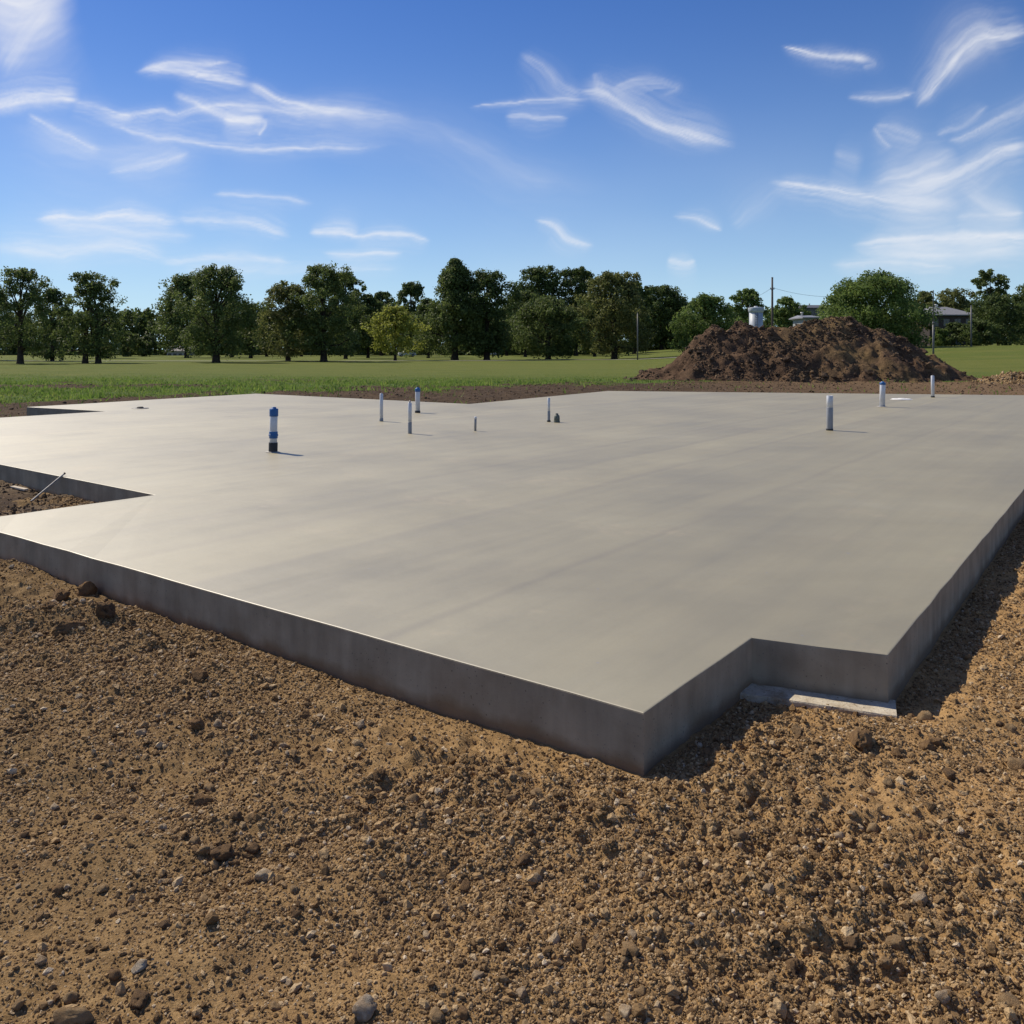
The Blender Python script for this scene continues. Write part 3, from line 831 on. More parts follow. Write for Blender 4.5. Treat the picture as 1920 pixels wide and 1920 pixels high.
NAMED = [ # px, py, width px, material, label, category, long, clod?
 (163,1106,44,'brown','largest brown earth clod heaped against the left end of the slab face','clod',1,1),
 (197,1146,42,'dark','round dark clod just below the heap at the left slab face','clod',1,1),
 (113,1114,32,'brown','brown clod left of the heap against the slab face','clod',1,1),
 (122,1150,40,'brown','wide crumbly brown clod in front of the heap at the slab face','clod',1.3,1),
 (92,1143,24,'brown','small brown clod at the far left edge of the clod heap','clod',1,1),
 (70,1194,20,'pale','pale round stone near the left picture edge below the clod heap','stone',1,0),
 (375,1266,34,'brown','lone brown clod on open soil midway along the slab face','clod',1,1),
 (368,1357,34,'brown','brown clod with a paler stone beside it, left of picture centre','clod',1.1,1),
 (407,1357,20,'pale','pale peach stone just right of a brown clod, left of centre','stone',1.3,0),
 (265,1373,22,'pale','cream topped stone on the left soil, left of the clod pair','stone',1.1,0),
 (572,1342,24,'brown','brown clod with a small pale pebble to its right','clod',1,1),
 (600,1342,15,'pale','small pale pebble right of a brown clod below the slab face','stone',1.2,0),
 (676,1357,18,'pale','pale pebble sitting close below the middle of the slab face','stone',1.2,0),
 (710,1455,30,'dark','dark round clod alone below the middle of the slab face','clod',1,1),
 (391,1475,24,'tan','tan stone left of centre above a flat brown clod','stone',1.3,0),
 (372,1503,36,'brown','flat topped brown clod below a tan stone, left of centre','clod',1.3,1),
 (443,1528,24,'dark','dark pebble right of the flat topped brown clod','stone',1,0),
 (420,1598,42,'dark','big dark lumpy clod with long shadow in the left foreground','clod',1,1),
 (364,1576,24,'tan','tan pebble left of the big dark lumpy clod','stone',1,0),
 (384,1592,28,'tan','flat tan stone touching the left of the big dark clod','stone',1.4,0),
 (475,1588,28,'dark','dark flat stone right of the big lumpy clod','stone',1.2,0),
 (498,1640,34,'pale','pinkish pale stone below right of the big dark clod','stone',1.1,0),
 (84,1602,20,'tan','small tan topped pebble near the left picture edge','stone',1,0),
 (108,1669,22,'brown','brown pebble at the left with a pale pebble against it','stone',1,0),
 (125,1664,13,'pale','tiny pale pebble leaning on a brown pebble at the left','stone',1,0),
 (193,1664,24,'tan','tan pebble between the left edge and the pinkish pale stone','stone',1,0),
 (262,1810,30,'grey','whitish grey stone in the lower left foreground','stone',1.2,0),
 (216,1828,28,'brown','brown stone left of the whitish grey stone','stone',1,0),
 (77,1801,22,'pale','cream stone near the lower left corner','stone',1,0),
 (262,1872,40,'dark','large dark clod under the whitish grey stone, lower left','clod',1,1),
 (135,1905,48,'tan','large flat tan grey slab of stone at the bottom left edge','stone',1.5,0),
 (133,1868,30,'tan','upright tan stone above the large flat stone at bottom left','stone',1,0),
 (34,1886,24,'tan','tan stone in the bottom left corner','stone',1,0),
 (683,1887,46,'grey','large grey stone with white top at the bottom, left of centre','stone',1.1,0),
 (552,1712,26,'brown','brown clod between the pinkish stone and the large grey stone','clod',1,1),
 (774,1497,28,'tan','tan stone with dark underside below the slab, centre left','stone',1.3,0),
 (841,1523,26,'dark','dark egg shaped stone below the slab, near picture centre','stone',1,0),
 (960,1500,22,'tan','small tan stone beside a squarer tan stone, picture centre','stone',1.2,0),
 (1007,1487,28,'tan','squarish tan stone just left of the slab front corner','stone',1,0),
 (1110,1512,22,'dark','dark round pebble in front of the slab front corner','stone',1,0),
 (985,1610,30,'dark','dark elongated stone in the middle foreground','stone',1.4,0),
 (1004,1646,28,'pale','flat pale triangular stone in the middle foreground','stone',1.5,0),
 (872,1660,26,'brown','brown stone with tan top in the middle foreground','stone',1.1,0),
 (801,1750,20,'pale','small pale round pebble in the lower middle foreground','stone',1,0),
 (895,1828,22,'pale','pale pointed pebble at lower centre','stone',1.2,0),
 (978,1862,24,'pale','cream blocky pebble at lower centre near the bottom edge','stone',1,0),
 (818,1905,32,'tan','tan rounded stone at the bottom edge, centre left','stone',1,0),
 (866,1898,26,'brown','brown stone right of a tan stone at the bottom edge','stone',1.2,0),
 (1181,1778,34,'tan','flat tan stone under a paler round pebble, lower centre right','stone',1.3,0),
 (1187,1751,22,'pale','pale round pebble resting above a flat tan stone','stone',1,0),
 (1174,1896,30,'pale','pale egg shaped stone at the bottom edge right of centre','stone',1,0),
 (1143,1908,22,'tan','tan pebble left of the pale egg shaped bottom stone','stone',1,0),
 (1090,1772,28,'brown','brown pointed clod at lower centre','clod',1,1),
 (1385,1562,28,'tan','round tan stone below the notch in the slab corner','stone',1,0),
 (1211,1612,20,'tan','tan pebble in the open soil under the slab front corner','stone',1,0),
 (1441,1656,22,'pale','bright cream pebble in the right foreground','stone',1,0),
 (1720,1674,36,'pale','long pale stone lying aslant in the right foreground','stone',1.9,0),
 (1625,1694,22,'tan','rounded tan pebble left of the long pale stone','stone',1,0),
 (1655,1695,22,'tan','squarish tan pebble next to the long pale stone','stone',1,0),
 (1594,1748,32,'brown','brown clod casting dark shadow in the right foreground','clod',1,1),
 (1682,1766,36,'tan','broad tan clod under the long pale stone','clod',1.1,1),
 (1487,1806,38,'dark','dark flat clod in the lower right foreground','clod',1.2,1),
 (1771,1868,30,'pale','cream oval stone near the lower right corner','stone',1.4,0),
 (1858,1868,20,'tan','small tan stone right of the cream oval stone','stone',1,0),
 (1896,1880,44,'tan','large tan stone in the bottom right corner','stone',1,0),
 (1660,1828,26,'tan','tan lumpy clod between the cream oval stone and broad tan clod','clod',1,1),
 (1525,1892,26,'tan','tan pebble at the bottom edge, right of centre','stone',1,0),
 (1905,1429,38,'tan','tan boulder like stone at the right picture edge below the slab','stone',1,0),
 (1733,1342,30,'tan','round tan stone beside the outer end of the footing','stone',1,0),
 (1615,1386,44,'brown','largest clod of the heap in front of the pale footing','clod',1.1,1),
 (1738,1400,30,'brown','round clod at the right end of the heap before the footing','clod',1,1),
 (1757,1390,24,'brown','clod touching the right end of the heap before the footing','clod',1,1),
 (1495,1371,26,'tan','tan clod at the left end of the footing','clod',1,1),
 (1683,1408,26,'brown','small clod between the two bigger clods before the footing','clod',1,1),
 (1780,1455,24,'dark','dark pebble on golden soil below the footing heap','stone',1,0),
 (1665,1467,22,'tan','tan pebble below the clod heap near the footing','stone',1,0),
 (1638,1553,28,'tan','tan stone on the right soil below the notch','stone',1,0),
 (1575,1567,20,'pale','pale pebble left of a tan stone, right soil','stone',1.2,0),
 (1893,1353,26,'tan','tan pebble near right picture edge beside the slab shadow','stone',1,0),
 (1813,1230,20,'tan','tan pebble on the sunlit soil right of the slab','stone',1,0),
 (1412,1455,24,'brown','brown pebble at the edge of the slab corner shadow','clod',1,1),
 (1325,1412,26,'brown','brown clod at the shadow edge below the front corner','clod',1,1),
]
for i, (px, py, w, mt, lab, cat, lg, cl) in enumerate(NAMED):
    stone('earth_clod' if cl else 'stone', px, py, w, mt, lab, cat, None, lg, .6 + .3 * math.sin(i) if lg > 1.3 else None, CLOD[i % 6] if cl else None)

# the many smaller look-alike stones
def small_stones():
    n = 0
    mats = ['brown', 'brown', 'tan', 'tan', 'brown', 'dark', 'brown', 'dark', 'brown', 'tan', 'pale']
    words = {'brown': 'small brown clod', 'tan': 'small tan pebble', 'dark': 'small dark pebble', 'pale': 'small pale pebble'}
    while n < 210:
        py = 1030 + 890 * random.random() ** .8; px = random.uniform(5, 1915)
        p = at(px, py, -.24)
        d = float(poly_dist(np.array([p.x]), np.array([p.y]))[0])
        if d < .07 or p.y > 9.5: continue
        if random.random() > .45 + .5 * (px / 1920): continue
        r = random.choice((.009, .010, .011, .013, .015)) * (1 + .12 * (p.y - 2))
        mt = random.choice(mats)
        side = 'on the soil left of the slab corner' if p.x < .54 else 'on the soil right of the slab corner'
        stone_world('earth_clod' if mt == 'brown' else 'pebble', p.x, p.y, r, mt, words[mt] + ' among many ' + side, 'clod' if mt == 'brown' else 'pebble', words[mt] + 's ' + side,
                    random.uniform(1, 1.35), None, random.choice(CLOD) if mt == 'brown' else None)
        n += 1
small_stones()

# ------------------------------------------------------------------ soil mound
RIDGE = [(1148,723),(1190,705),(1238,680),(1300,645),(1345,612),(1390,607),(1450,610),(1500,601),(1560,592),(1600,595),(1640,607),(1700,640),(1750,661),(1790,690),(1830,713),(1850,722)]
YR = 46.0
rx = np.array([on(a, YR) for a, b in RIDGE]); rz_ = np.array([zat(b, YR) for a, b in RIDGE])
def mound_z(x, y):
    base = -.22
    h = np.interp(x + .5 * vn(x * .8, y * .8, 1), rx, rz_) - base
    h = np.clip(h, 0, None)
    # the toe bulges in places
    toe = 4.7 * (1 + .25 * vn(x * .35, y * .1, 2))
    s = np.abs(y - YR) / np.where(y < YR, toe, 5.5)
    prof = np.clip(1 - s, -.15, 1)
    prof = np.where(prof > .86, .86 + (prof - .86) * .55 , prof) / .937
    ends = np.clip(h / 3.3, .25, 1) ** .55
    prof2 = np.clip(1 - s / ends, -.15, 1); prof2 = np.where(prof2 > .86, .86 + (prof2 - .86) * .55, prof2) / .937
    z = base + h * prof2
    lump = .75 * np.abs(fbm(x, y, .55, 3, 2)) + .45 * np.abs(fbm(x + 3, y, 1.3, 3, 4)) - .36
    gul = .22 * fbm(x * 1.0 + .35 * y, y * .35, .8, 3, 5)
    fine = .10 * fbm(x, y, 4, 3, 6)
    k = sstep(0, .5, h * np.clip(prof2, 0, 1))
    return z + k * (lump + gul + fine) * sstep(0, 1.6, h) - .05
mound = empty('soil_mound', (on(1520, YR), YR, -.25))
tag(mound, 'large mound of dark brown excavated earth behind the slab', 'mound')
def make_mound_mat():
    t = NT('dark_excavated_earth'); p = t.pos()
    a = t.noise(p, .45, 4); b = t.noise(p, 2.2, 5, .65); c3 = t.noise(p, 11, 4, .7)
    c = t.ramp(b, [(.25, (.058, .037, .024)), (.5, (.105, .066, .041)), (.75, (.165, .107, .066))])
    sx = t.new('ShaderNodeSeparateXYZ'); t.L.new(p, sx.inputs[0])
    olive = t.math('MULTIPLY', t.mr(a, .42, .62), t.mr(sx.outputs[0], 12, 17))
    c = t.mix(t.math('MULTIPLY', olive, .7), c, t.ramp(b, [(.3, (.135, .095, .042)), (.7, (.26, .18, .082))]))
    c = t.mix(1.0, c, t.ramp(c3, [(.3, (.6, .6, .6)), (.7, (1.35, 1.3, 1.25))]), 'MULTIPLY')
    t.base(c); t.rough(.95); t.spec(.1)
    t.normal(t.bump(c3, .8, .10))
    return t.m
M['mound'] = make_mound_mat()
def mound_keep(x, y): return mound_z(x, y) > -.33
mm = grid_mesh('heap', np.arange(rx[0] - .6, rx[-1] + .8, .085), np.arange(YR - 6, YR + 6.2, .085), mound_z, mound_keep)
o = link('heap', mm, M['mound'], mound); o.location = -Vector(mound.location)
def mound_clods():
    n = 20000
    x = rng.uniform(rx[0], rx[-1] + .3, n); y = rng.uniform(YR - 5.6, YR + 2.5, n)
    z = mound_z(x, y)
    k = z > -.28
    k2 = rng.random(len(x[k])) < np.clip(.5 + 2.2 * vn(x[k] * .7, z[k] * .7, 3), .08, 1)
    x, y, z = x[k][k2], y[k][k2], z[k][k2]; n = len(x)
    r = .034 * np.exp(rng.normal(0, .5, n)); r = np.where(rng.random(n) < .025, r * 2.6, r); r = np.clip(r, .016, .24)
    s = np.stack([r * rng.uniform(.8, 1.6, n), r * rng.uniform(.8, 1.2, n), r * rng.uniform(.6, 1, n)], -1)
    rot = np.stack([rng.normal(0, .5, n), rng.normal(0, .5, n), rng.uniform(0, 6.28, n)], -1)
    protos = [rock_mesh('lump', i + 70, 2, .8, .85, False) for i in range(5)]
    o = scatter('loose_earth', np.stack([x, y, z + r * .2], -1), s, rot, protos, M['crumb_dark'], 5)
    o.parent = mound; o.location = -Vector(mound.location)
    tag(o, kind='stuff')
mound_clods()
def recess_clods():
    n = 14000
    x = rng.uniform(-9.5, -3.7, n); y = rng.uniform(7.4, 13.5, n)
    k = (poly_dist(x, y) > .03) & (y > 4.2 - .68 * x)
    x, y = x[k], y[k]; n = len(x)
    r = np.clip(.011 * np.exp(rng.normal(0, .5, n)), .005, .05)
    o = scatter('loose_soil', np.stack([x, y, recess_z(x, y) + r * .2], -1), np.stack([r * rng.uniform(.8, 1.5, n), r, r * .8], -1), rng.normal(0, 1, (n, 3)), [rock_mesh('soil_lump', i + 130, 1, .8, .85, False) for i in range(4)], M['crumb_dark'], 9)
    tag(o, 'loose dark crumbs of soil in the left recess of the slab', 'soil', kind='stuff')
recess_clods()
def back_soil_clods():
    n = 26000
    x = rng.uniform(-20, 32, n); y = rng.uniform(16, 44, n)
    d = poly_dist(x, y); ga = soil_amount(x, y)
    k = (d > .08) & (ga < .45) & (d < 15)
    x, y, d = x[k], y[k], d[k]; n = len(x)
    r = np.clip(.018 * np.exp(rng.normal(0, .5, n)), .008, .08)
    z = terrain_z(x, y) + r * .2
    s = np.stack([r * rng.uniform(.8, 1.5, n), r, r * rng.uniform(.6, 1, n)], -1)
    rot = np.stack([rng.normal(0, .5, n), rng.normal(0, .5, n), rng.uniform(0, 6.28, n)], -1)
    o = scatter('loose_soil', np.stack([x, y, z], -1), s, rot, [rock_mesh('soil_lump', i + 90, 1, .6, .85) for i in range(4)], M['crumb_dark'], 8)
    tag(o, 'loose dark crumbs of soil on the bare strip behind the slab', 'soil', kind='stuff')
back_soil_clods()

# low spoil ridge to the right of the mound
def spoil():
    x0, x1, yc = on(1835, 41), on(2060, 41), 41.0
    def zf(x, y):
        h = .62 * sstep(x0 - .3, x0 + 1.6, x) * sstep(x1, x1 - 2, x) * (1 + .5 * vn(x * .9, y * .3, 3))
        s = np.clip(1 - np.abs(y - yc) / 2.0, -.2, 1)
        return -.22 + h * s + (.30 * np.abs(fbm(x, y, 1.5, 3, 4)) + .28 * np.abs(fbm(x, y, 4.5, 3, 2)) - .12) * np.clip(s * 2, 0, 1) - .05
    m = grid_mesh('spoil_ridge', np.arange(x0 - .4, x1, .07), np.arange(yc - 2.4, yc + 2.4, .07), zf, lambda x, y: zf(x, y) > -.34)
    t = soil_material('dry_spoil', (.10, .068, .038), (.17, .115, .062), (.26, .18, .10), (.33, .25, .13), .8)
    o = link('spoil_ridge', m, t.m)
    n = 2600
    x = rng.uniform(x0 - .3, x1, n); y = rng.uniform(yc - 2.4, yc + 1.2, n); z = zf(x, y); k = z > -.3
    x, y, z = x[k], y[k], z[k]; n = len(x); r = np.clip(.04 * np.exp(rng.normal(0, .5, n)), .015, .16)
    c = scatter('loose_earth', np.stack([x, y, z + r * .2], -1), np.stack([r * rng.uniform(.8, 1.6, n), r, r * .8], -1), rng.normal(0, 1, (n, 3)), [rock_mesh('lump', i + 110, 2, .7, .85, False) for i in range(4)], M['crumb'], 6)
    c.parent = o; tag(c, kind='stuff')
    tag(o, 'low ridge of dry lighter brown spoil right of the dark mound', 'ridge')
spoil()

# ------------------------------------------------------------------ pipes standing in the slab
M['pvc'] = simple('white_plastic_pipe', (.56, .58, .62), .35, .5, .05, 8)
M['pvc_grey'] = simple('grey_plastic_pipe', (.25, .26, .28), .4, .5, .08, 8)
M['sleeve'] = simple('black_rubber_sleeve', (.035, .036, .04), .7, .3, .2, 20)
M['blue'] = simple('blue_plastic_cap', (.010, .095, .29), .4, .5, .12, 14)
M['steel'] = simple('galvanised_steel', (.38, .39, .40), .42, .5, .12, 30, .7)
M['green'] = simple('weathered_green_grey_plastic', (.10, .115, .095), .6, .4, .3, 30)
M['patch'] = simple('pale_cement_smear', (.52, .50, .46), .8, .2, .1, 12)
M['whitecap'] = simple('white_plastic_cover', (.78, .77, .73), .5, .4, .05, 10)

def pipe_prof(r, z0, z1, wall=.12):
    t = r * wall
    return [(r, z0), (r, z1 - .002), (r - .002, z1), (r - t, z1), (r - t, z1 - .06)]
def pipe_base(px, py):
    p = at(px, py); p.z = .002
    return p, p.y / F
def smear(root, r):
    bm = bmesh.new()
    c = [bm.verts.new((math.cos(a) * r * (1 + .25 * mnoise.noise(Vector((math.cos(a) * 2 + root.location.x, math.sin(a) * 2, 0)))), math.sin(a) * r * (1 + .25 * mnoise.noise(Vector((math.sin(a) * 2, root.location.y, math.cos(a))))), .004)) for a in np.linspace(0, 2 * math.pi, 28, endpoint=False)]
    t = [bm.verts.new((v.co.x * .8, v.co.y * .8, .009)) for v in c]
    for i in range(28): bm.faces.new((c[i], c[(i + 1) % 28], t[(i + 1) % 28], t[i]))
    bm.faces.new(t)
    link('cement_collar', bm_mesh('cement_collar', bm, True), M['patch'], root)

def pipe(px, top, base, w, label, spec, collar=False):
    """spec: list of (name, mat, frac0, frac1, radius factor)"""
    p, k = pipe_base(px, base)
    root = empty('stub_pipe', p)
    hgt = (base - top) * k; r = w * k / 2
    for name, mat, f0, f1, rf, kind in spec:
        rr = r * rf
        if kind == 'pipe': me = lathe(name, pipe_prof(rr, hgt * f0, hgt * f1))
        elif kind == 'band': me = lathe(name, [(rr * .97, hgt * f0), (rr, hgt * f0 + .004), (rr, hgt * f1 - .004), (rr * .97, hgt * f1)])
        elif kind == 'cap':
            z0, z1 = hgt * f0, hgt * f1
            me = lathe(name, [(rr * .98, z0), (rr, z0 + .004), (rr, z1 - .022), (rr * .93, z1 - .010), (rr * .6, z1 - .006), (rr * .52, z1 - .005), (rr * .5, z1 + .012), (rr * .42, z1 + .015)])
        elif kind == 'dome':
            z0, z1 = hgt * f0, hgt * f1
            me = lathe(name, [(rr, z0), (rr, z0 + (z1 - z0) * .5), (rr * .9, z0 + (z1 - z0) * .8), (rr * .5, z1 * .99), (rr * .1, z1)])
        link(name, me, M[mat], root)
    if collar: smear(root, r * 1.9)
    root.rotation_euler = (R(.9) * math.sin(px), R(1.1) * math.cos(px * 1.7), px % 6.28)
    tag(root, label, 'pipe')
    return root

pipe(512, 764, 848, 14, 'thick white pipe with blue cap, blue middle band and black sleeve on the slab',
     [('tube','pvc',0,.93,1,'pipe'),('cap','blue',.80,.985,1.16,'cap'),('band','blue',.31,.46,1.14,'band'),('valve_nub','blue',.36,.40,1.26,'band'),('sleeve','sleeve',0,.215,1.18,'band')], True)
pipe(715, 737, 790, 6.4, 'thin grey white pipe, leftmost of the trio behind the blue banded pipe',
     [('tube','pvc',0,.97,1,'pipe'),('plug','pvc_grey',.93,1.0,.9,'dome'),('sleeve','pvc_grey',0,.10,1.15,'band')])
pipe(768.5, 751, 813, 7, 'slim grey pipe with narrow tip, nearest of the trio in the middle',
     [('tube','pvc',.32,.93,1,'pipe'),('tip','pvc_grey',.90,1.0,.5,'dome'),('lower_tube','pvc_grey',0,.34,1.06,'band')])
pipe(783, 727, 774, 9, 'white pipe with a blue cap near the back edge of the slab',
     [('tube','pvc',0,.95,1,'pipe'),('cap','blue',.84,.99,1.12,'cap'),('sleeve','sleeve',0,.08,1.14,'band')])
pipe(891, 781, 808, 4.6, 'short thin grey stub, the shortest pipe, alone in the slab middle',
     [('tube','pvc_grey',0,.9,1,'pipe'),('tip','pvc',.82,1.0,1.06,'dome')])
pipe(1029, 746, 791, 5, 'thin two tone pipe beside the squat green grey plug',
     [('tube','pvc',.42,1.0,1,'pipe'),('lower_tube','pvc_grey',0,.45,1.08,'band'),('foot','sleeve',0,.06,1.4,'band')])
pl = pipe(1044, 777, 792, 11, 'squat rounded green grey plug beside a thin two tone pipe',
     [('body','green',0,1.0,1,'dome'),('neck','green',.86,1.12,.45,'band'),('rim','green',.05,.2,1.08,'band')])
pl.name = 'drain_plug'; pl['category'] = 'plug'
pipe(1555.5, 742, 807, 11.5, 'thick pipe with white top half and grey lower half on the right',
     [('tube','pvc',.62,1.0,1,'pipe'),('lower_tube','pvc_grey',0,.66,1.05,'band'),('tape','sleeve',.0,.05,1.12,'band')])
pipe(1654, 716, 763, 10, 'white pipe with thin blue rim near the white floor cover',
     [('tube','pvc',0,.97,1,'pipe'),('cap','blue',.88,.99,1.08,'cap'),('sleeve','pvc_grey',0,.06,1.12,'band')], True)
pipe(1749, 703.5, 745, 6, 'thin white pipe, rightmost and farthest on the slab',
     [('tube','pvc',0,.97,1,'pipe'),('plug','pvc_grey',.94,1.0,.92,'dome'),('foot','sleeve',0,.05,1.2,'band')])
p, k = pipe_base(1690, 749.5)
root = empty('floor_cover', p)
link('lid', lathe('lid', [(17 * k, .004), (17 * k, .022), (16 * k, .03), (6 * k, .034), (5.6 * k, .045), (2 * k, .046)], 32), M['whitecap'], root)
smear(root, 21 * k)
tag(root, 'flat round white floor cover on the slab near the back right', 'cover')
p, k = pipe_base(263, 766)
root = empty('floor_drain', p)
link('rim', lathe('rim', [(15 * k, .004), (14 * k, .012), (9 * k, .014), (8.5 * k, .008)], 28), simple('wet_dark_concrete', (.16, .15, .14), .5, .4, .2, 8), root)
link('plug', lathe('plug', [(6 * k, .004), (6 * k, .03), (4.5 * k, .045), (2 * k, .047)], 20), M['sleeve'], root)
tag(root, 'small dark low drain fitting near the far left of the slab', 'drain')

# ribbed steel bar leaning out of the left recess
def rebar():
    a = at(58, 940, -.20); b = at(123, 887, .03)
    b = Vector((b.x, b.y - .02, b.z))
    root = empty('steel_bar', a)
    d = b - a
    n = 90
    pts = [d * (i / n) for i in range(n + 1)]
    rad = [.0085 + (.0025 if i % 2 else 0) for i in range(n + 1)]
    link('bar', tubes_mesh('bar', [(pts, rad)], 10), simple('dull_ribbed_steel', (.30, .29, .27), .6, .4, .35, 60, .2), root)
    link('tip', tubes_mesh('tip', [([d * .975, d * .99, d, d * 1.008], [.010, .014, .014, .009])], 10), simple('rusty_steel', (.16, .10, .07), .8, .3, .3, 60), root)
    tag(root, 'ribbed steel bar leaning against the slab edge in the left recess', 'steel bar')
rebar()
st = boxes('wood_offcut', [(-.16, .16, -.025, .025, 0, .02)])
o = link('wood_offcut', st, simple('pale_raw_wood', (.55, .48, .38), .8, .2, .15, 8)); q = at(36, 914, -.2); o.location = (q.x, q.y, float(recess_z(np.array(q.x), np.array(q.y))) + .005); o.rotation_euler = (0.05, .03, R(-32))
tag(o, 'pale wood offcut on the soil in the left recess', 'wood')

# ------------------------------------------------------------------ grass tufts on the verge
def leaf_mat(name, cols, trans=.25):
    t = NT(name)
    g = t.new('ShaderNodeNewGeometry')
    n = t.noise(g.outputs['Position'], .6, 3)
    c = t.ramp(g.outputs['Random Per Island'], [(0, cols[0]), (.5, cols[1]), (1, cols[2])])
    c = t.mix(1.0, c, t.ramp(n, [(.3, (1.2, 1.28, 1.32)), (.7, (1.75, 1.76, 1.65))]), 'MULTIPLY')
    t.base(c); t.rough(.6); t.spec(.2)
    tr = t.new('ShaderNodeBsdfTranslucent'); t.L.new(c, tr.inputs[0])
    mx = t.new('ShaderNodeMixShader'); mx.inputs[0].default_value = min(.5, trans + .1)
    t.L.new(t.b.outputs[0], mx.inputs[1]); t.L.new(tr.outputs[0], mx.inputs[2])
    t.L.new(mx.outputs[0], t.N['Material Output'].inputs[0])
    return t.m
M['grass'] = leaf_mat('grass_blade', [(.075, .125, .022), (.115, .17, .034), (.17, .19, .05)], .4)
def grass():
    n = 150000
    y = 20 + 42 * rng.random(n) ** 1.3; x = rng.uniform(-1, 1, n) * (.68 * y + 3)
    d = poly_dist(x, y); ga = soil_amount(x, y)
    pr = np.clip(ga * 1.1 + .02 + .5 * vn(x * .7, y * .7, 3) * (ga > .1), 0, 1) * sstep(64, 44, y)
    k = (d > .3) & (rng.random(n) < pr) & (mound_z(x, y) < -.2)
    x, y = x[k], y[k]; n = len(x)
    z = terrain_z(x, y)
    h = rng.uniform(.03, .15, n) * (1 + 1.7 * np.clip(vn(x * .5, y * .5, 5) + .5 * vn(x * 1.7, y * 1.7, 2), -.5, 1)); h *= 1 - .7 * sstep(36, 54, y + 8 * vn(x * .12, y * .12, 4))
    a = rng.uniform(0, 6.28, n); w = rng.uniform(.015, .045, n)
    lean = rng.normal(0, .5, (n, 2)) * h[:, None]
    ca, sa = np.cos(a) * w, np.sin(a) * w
    V = np.empty((n, 3, 3), np.float32)
    V[:, 0] = np.stack([x - ca, y - sa, z - .02], -1); V[:, 1] = np.stack([x + ca, y + sa, z - .02], -1)
    V[:, 2] = np.stack([x + lean[:, 0], y + lean[:, 1], z + h], -1)
    o = link('grass', mesh_np('grass', V.reshape(-1, 3), np.arange(n * 3).reshape(-1, 3)), M['grass'])
    tag(o, 'rank green grass on the verge between bare soil and mown lawn', 'grass', kind='stuff')
grass()

# ------------------------------------------------------------------ trees
M['bark'] = simple('bark', (.055, .043, .033), .95, .1, .4, 3)
LEAF = {
 'dark': leaf_mat('leaf_dark', [(.040, .056, .018), (.060, .082, .025), (.088, .112, .033)], .32),
 'mid': leaf_mat('leaf_mid', [(.052, .070, .021), (.078, .102, .031), (.115, .138, .043)], .35),
 'olive': leaf_mat('leaf_olive', [(.068, .078, .024), (.105, .112, .036), (.145, .145, .05)], .36),
 'yellow': leaf_mat('leaf_yellow_green', [(.13, .145, .026), (.20, .21, .04), (.26, .26, .06)], .45),
 'green': leaf_mat('leaf_green', [(.060, .092, .024), (.095, .134, .035), (.135, .172, .05)], .36),
}
def leaves(centres, radii, per, size, r):
    """leaf sprays spread around clump centres"""
    C = np.repeat(centres, per, 0); Rr = np.repeat(radii, per)
    n = len(C)
    v = r.normal(size=(n, 3)); v /= np.linalg.norm(v, axis=1)[:, None]
    rad = r.random(n) ** .45
    stray = r.random(n) < .10
    rad = np.where(stray, rad * r.uniform(1.0, 1.45, n), rad)
    p = C + v * (rad * Rr)[:, None] * np.array([1.0, 1.0, .85])
    nrm = v * .8 + r.normal(size=(n, 3)) * .7 + np.array([0, 0, .4]); nrm /= np.linalg.norm(nrm, axis=1)[:, None]
    t = np.cross(nrm, r.normal(size=(n, 3))); t /= np.linalg.norm(t, axis=1)[:, None]
    b = np.cross(nrm, t)
    s = size * r.uniform(.6, 1.3, n)[:, None]
    V = np.stack([p - t * s, p + b * s * .55, p + t * s, p - b * s * .55], 1)
    return V

